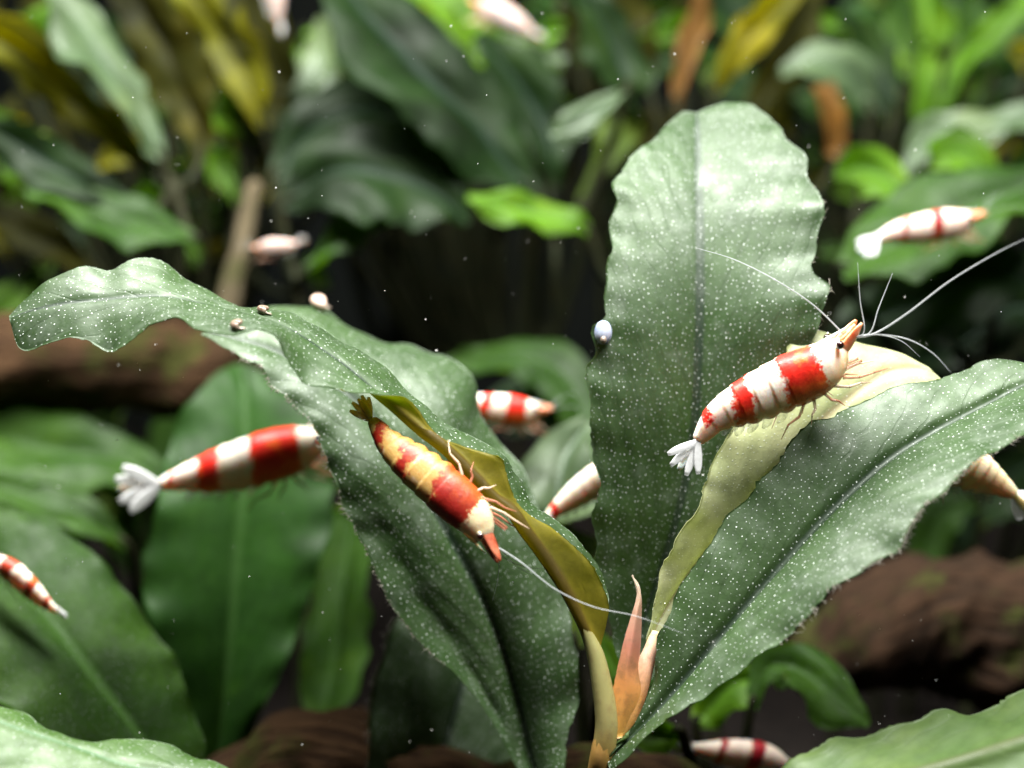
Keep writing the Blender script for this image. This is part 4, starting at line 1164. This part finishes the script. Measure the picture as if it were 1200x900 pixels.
shrimp('amber shrimp showing only its tail behind the broad slanting leaf', [(1062, 505, 1.3), (1100, 528, 1.3), (1140, 552, 1.3), (1168, 568, 1.3), (1186, 578, 1.3)], 30, (0.4, 0.85, -0.3), SM6, detail=1, fan_dir=(0.7, -0.7, 0), fan_len=0.26, fan_spread=0.8, fan_mat=M['fan'])
shrimp('tiny red and white striped baby shrimp on a soft green leaf', [(-8, 655, 2.15), (12, 668, 2.1), (32, 686, 2.1), (52, 705, 2.1), (66, 716, 2.1)], 15, (0.55, 0.55, -0.6), SM7, detail=1, fan_dir=(0.75, -0.65, 0), fan_len=0.12)
shrimp('pale shrimp with a red band low by the small bright green plant', [(925, 902, 2.6), (895, 890, 2.6), (862, 884, 2.6), (832, 880, 2.6), (812, 876, 2.6)], 20, (0, 0.9, -0.4), SM4, detail=1, fan_dir=(-0.9, 0.3, 0), fan_len=0.2)
shrimp('small colourless shrimp beside the beige twig', [(303, 291, 5.6), (318, 290, 5.6), (333, 289, 5.6), (348, 286, 5.6)], 10, (0, 0.95, -0.3), SM8, detail=0, fan_dir=(0.9, 0.4, 0), fan_len=0.25)
shrimp('pinkish shrimp on the lime yellow leaf', [(560, 6, 8.2), (580, 14, 8.2), (605, 28, 8.2), (625, 40, 8.2)], 15, (0.3, 0.9, -0.3), SM8, detail=0, fan_dir=(0.8, -0.5, 0))
shrimp('whitish shrimp hanging tail down among the brownish olive leaves', [(318, -60, 7.5), (320, -30, 7.5), (323, 0, 7.5), (326, 26, 7.5)], 14, (0.9, 0.1, -0.3), SM8, detail=0, fan_dir=(0.1, -0.95, 0))

# ================================================================== SNAILS
def on_leaf(g, px, py):
    """point and normal of a leaf's upper face under a photo pixel"""
    V = g['V'].reshape(-1, 3); rel = V - (CENTRE - DIST * FWD)
    z = rel @ FWD
    sx = 600 + rel @ RIGHT / z * DIST * 120; sy = 450 - rel @ UP / z * DIST * 120
    i = int(np.argmin((sx - px) ** 2 + (sy - py) ** 2))
    return V[i], g['N'].reshape(-1, 3)[i]

def snail(label, c, r, axis, mat, name='snail', squash=(1, 1, 1), turns=2.4):
    """a small coiled shell with its foot"""
    R = r / 120
    if isinstance(axis, dict):
        c, ax = on_leaf(axis, c[0], c[1]); c = c + ax * R * 0.35
    else:
        c = P(*c); ax = norm(RIGHT * axis[0] + UP * axis[1] + FWD * axis[2])
    u = norm(np.cross(ax, [0.3, 0.2, 0.9])); w = np.cross(ax, u)
    n = 60
    ts = np.linspace(0, 1, n)
    ang = ts * turns * 2 * math.pi
    grow = np.exp(1.9 * (ts - 1))
    path = np.stack([np.cos(ang), np.sin(ang)], -1) * (0.52 * R * grow)[:, None]
    hgt = (1 - grow) * 0.55 * R
    pth = c + path[:, :1] * u + path[:, 1:] * w + hgt[:, None] * ax
    v, f = tube_geo(pth, 0.50 * R * grow, 14, ax)
    e = empty(name, c - UP * R * 0.5, label, 'snail')
    mesh('shell', v, f, mat, e)
    p_end = pth[-1]
    v, f = blade_geo(p_end - ax * R * 0.15, p_end - ax * R * 0.2 + norm(pth[-1] - pth[-2]) * R * 0.75, u, R * 0.35, R * 0.14)
    mesh('foot', v, f, M['snail'], e)
    return e
snail('tiny brown and white snail on the upper rim of the arched leaf', (309, 367), 10.5, g1, M['shell_brown'])
snail('tiny brown and white snail on the lower rim of the arched leaf', (279, 384), 10.5, g1, M['shell_brown'])
snail('pinkish snail behind the tip of the broad dark leaf', (374, 354, 2.3), 16, (0.3, 0.8, -0.5), M['shell_pink'])

def limpet(label, c, rx, ry, mat):
    k = 1 / 120
    c0 = on_leaf(g3, c[0] + 4, c[1])[0] - FWD * 0.03
    e = empty('limpet', c0, label, 'snail')
    v, f = sphere_geo(c0, 1, 22, 14, ax=[RIGHT * rx * k, UP * ry * k, FWD * rx * k * 0.75])
    mesh('shell', v, f, mat, e)
    v, f = sphere_geo(c0 - UP * ry * k * 0.62 - FWD * 0.045, 1, 14, 8, ax=[RIGHT * rx * k * 0.38, UP * ry * k * 0.36, FWD * 0.05])
    mesh('foot', v, f, M['snail'], e)
limpet('pale blue oval limpet on the rim of the upright leaf', (702, 390, 0.86), 11, 15, M['shell_blue'])

# ================================================================== SPECKS ADRIFT IN THE WATER
geos = []
for _ in range(380):
    px, py = random.uniform(20, 1180), random.uniform(10, 890)
    d = random.uniform(-0.9, 2.2)
    c = P(px, py, d)
    r = random.choice((0.003, 0.004, 0.005, 0.007)) * random.uniform(0.7, 1.2)
    ax = rng.normal(0, 1, (3, 3)); ax = norm(ax) * r * rng.uniform(0.4, 1.3, (3, 1))
    geos.append(sphere_geo(c, r, 5, 4, ax))
v, f = joined(geos)
tag(mesh('drifting_specks', v, f, M['speck'], smooth=False, loc=(0, 0, 0)), 'fine white specks adrift in the water', 'specks', kind='stuff')
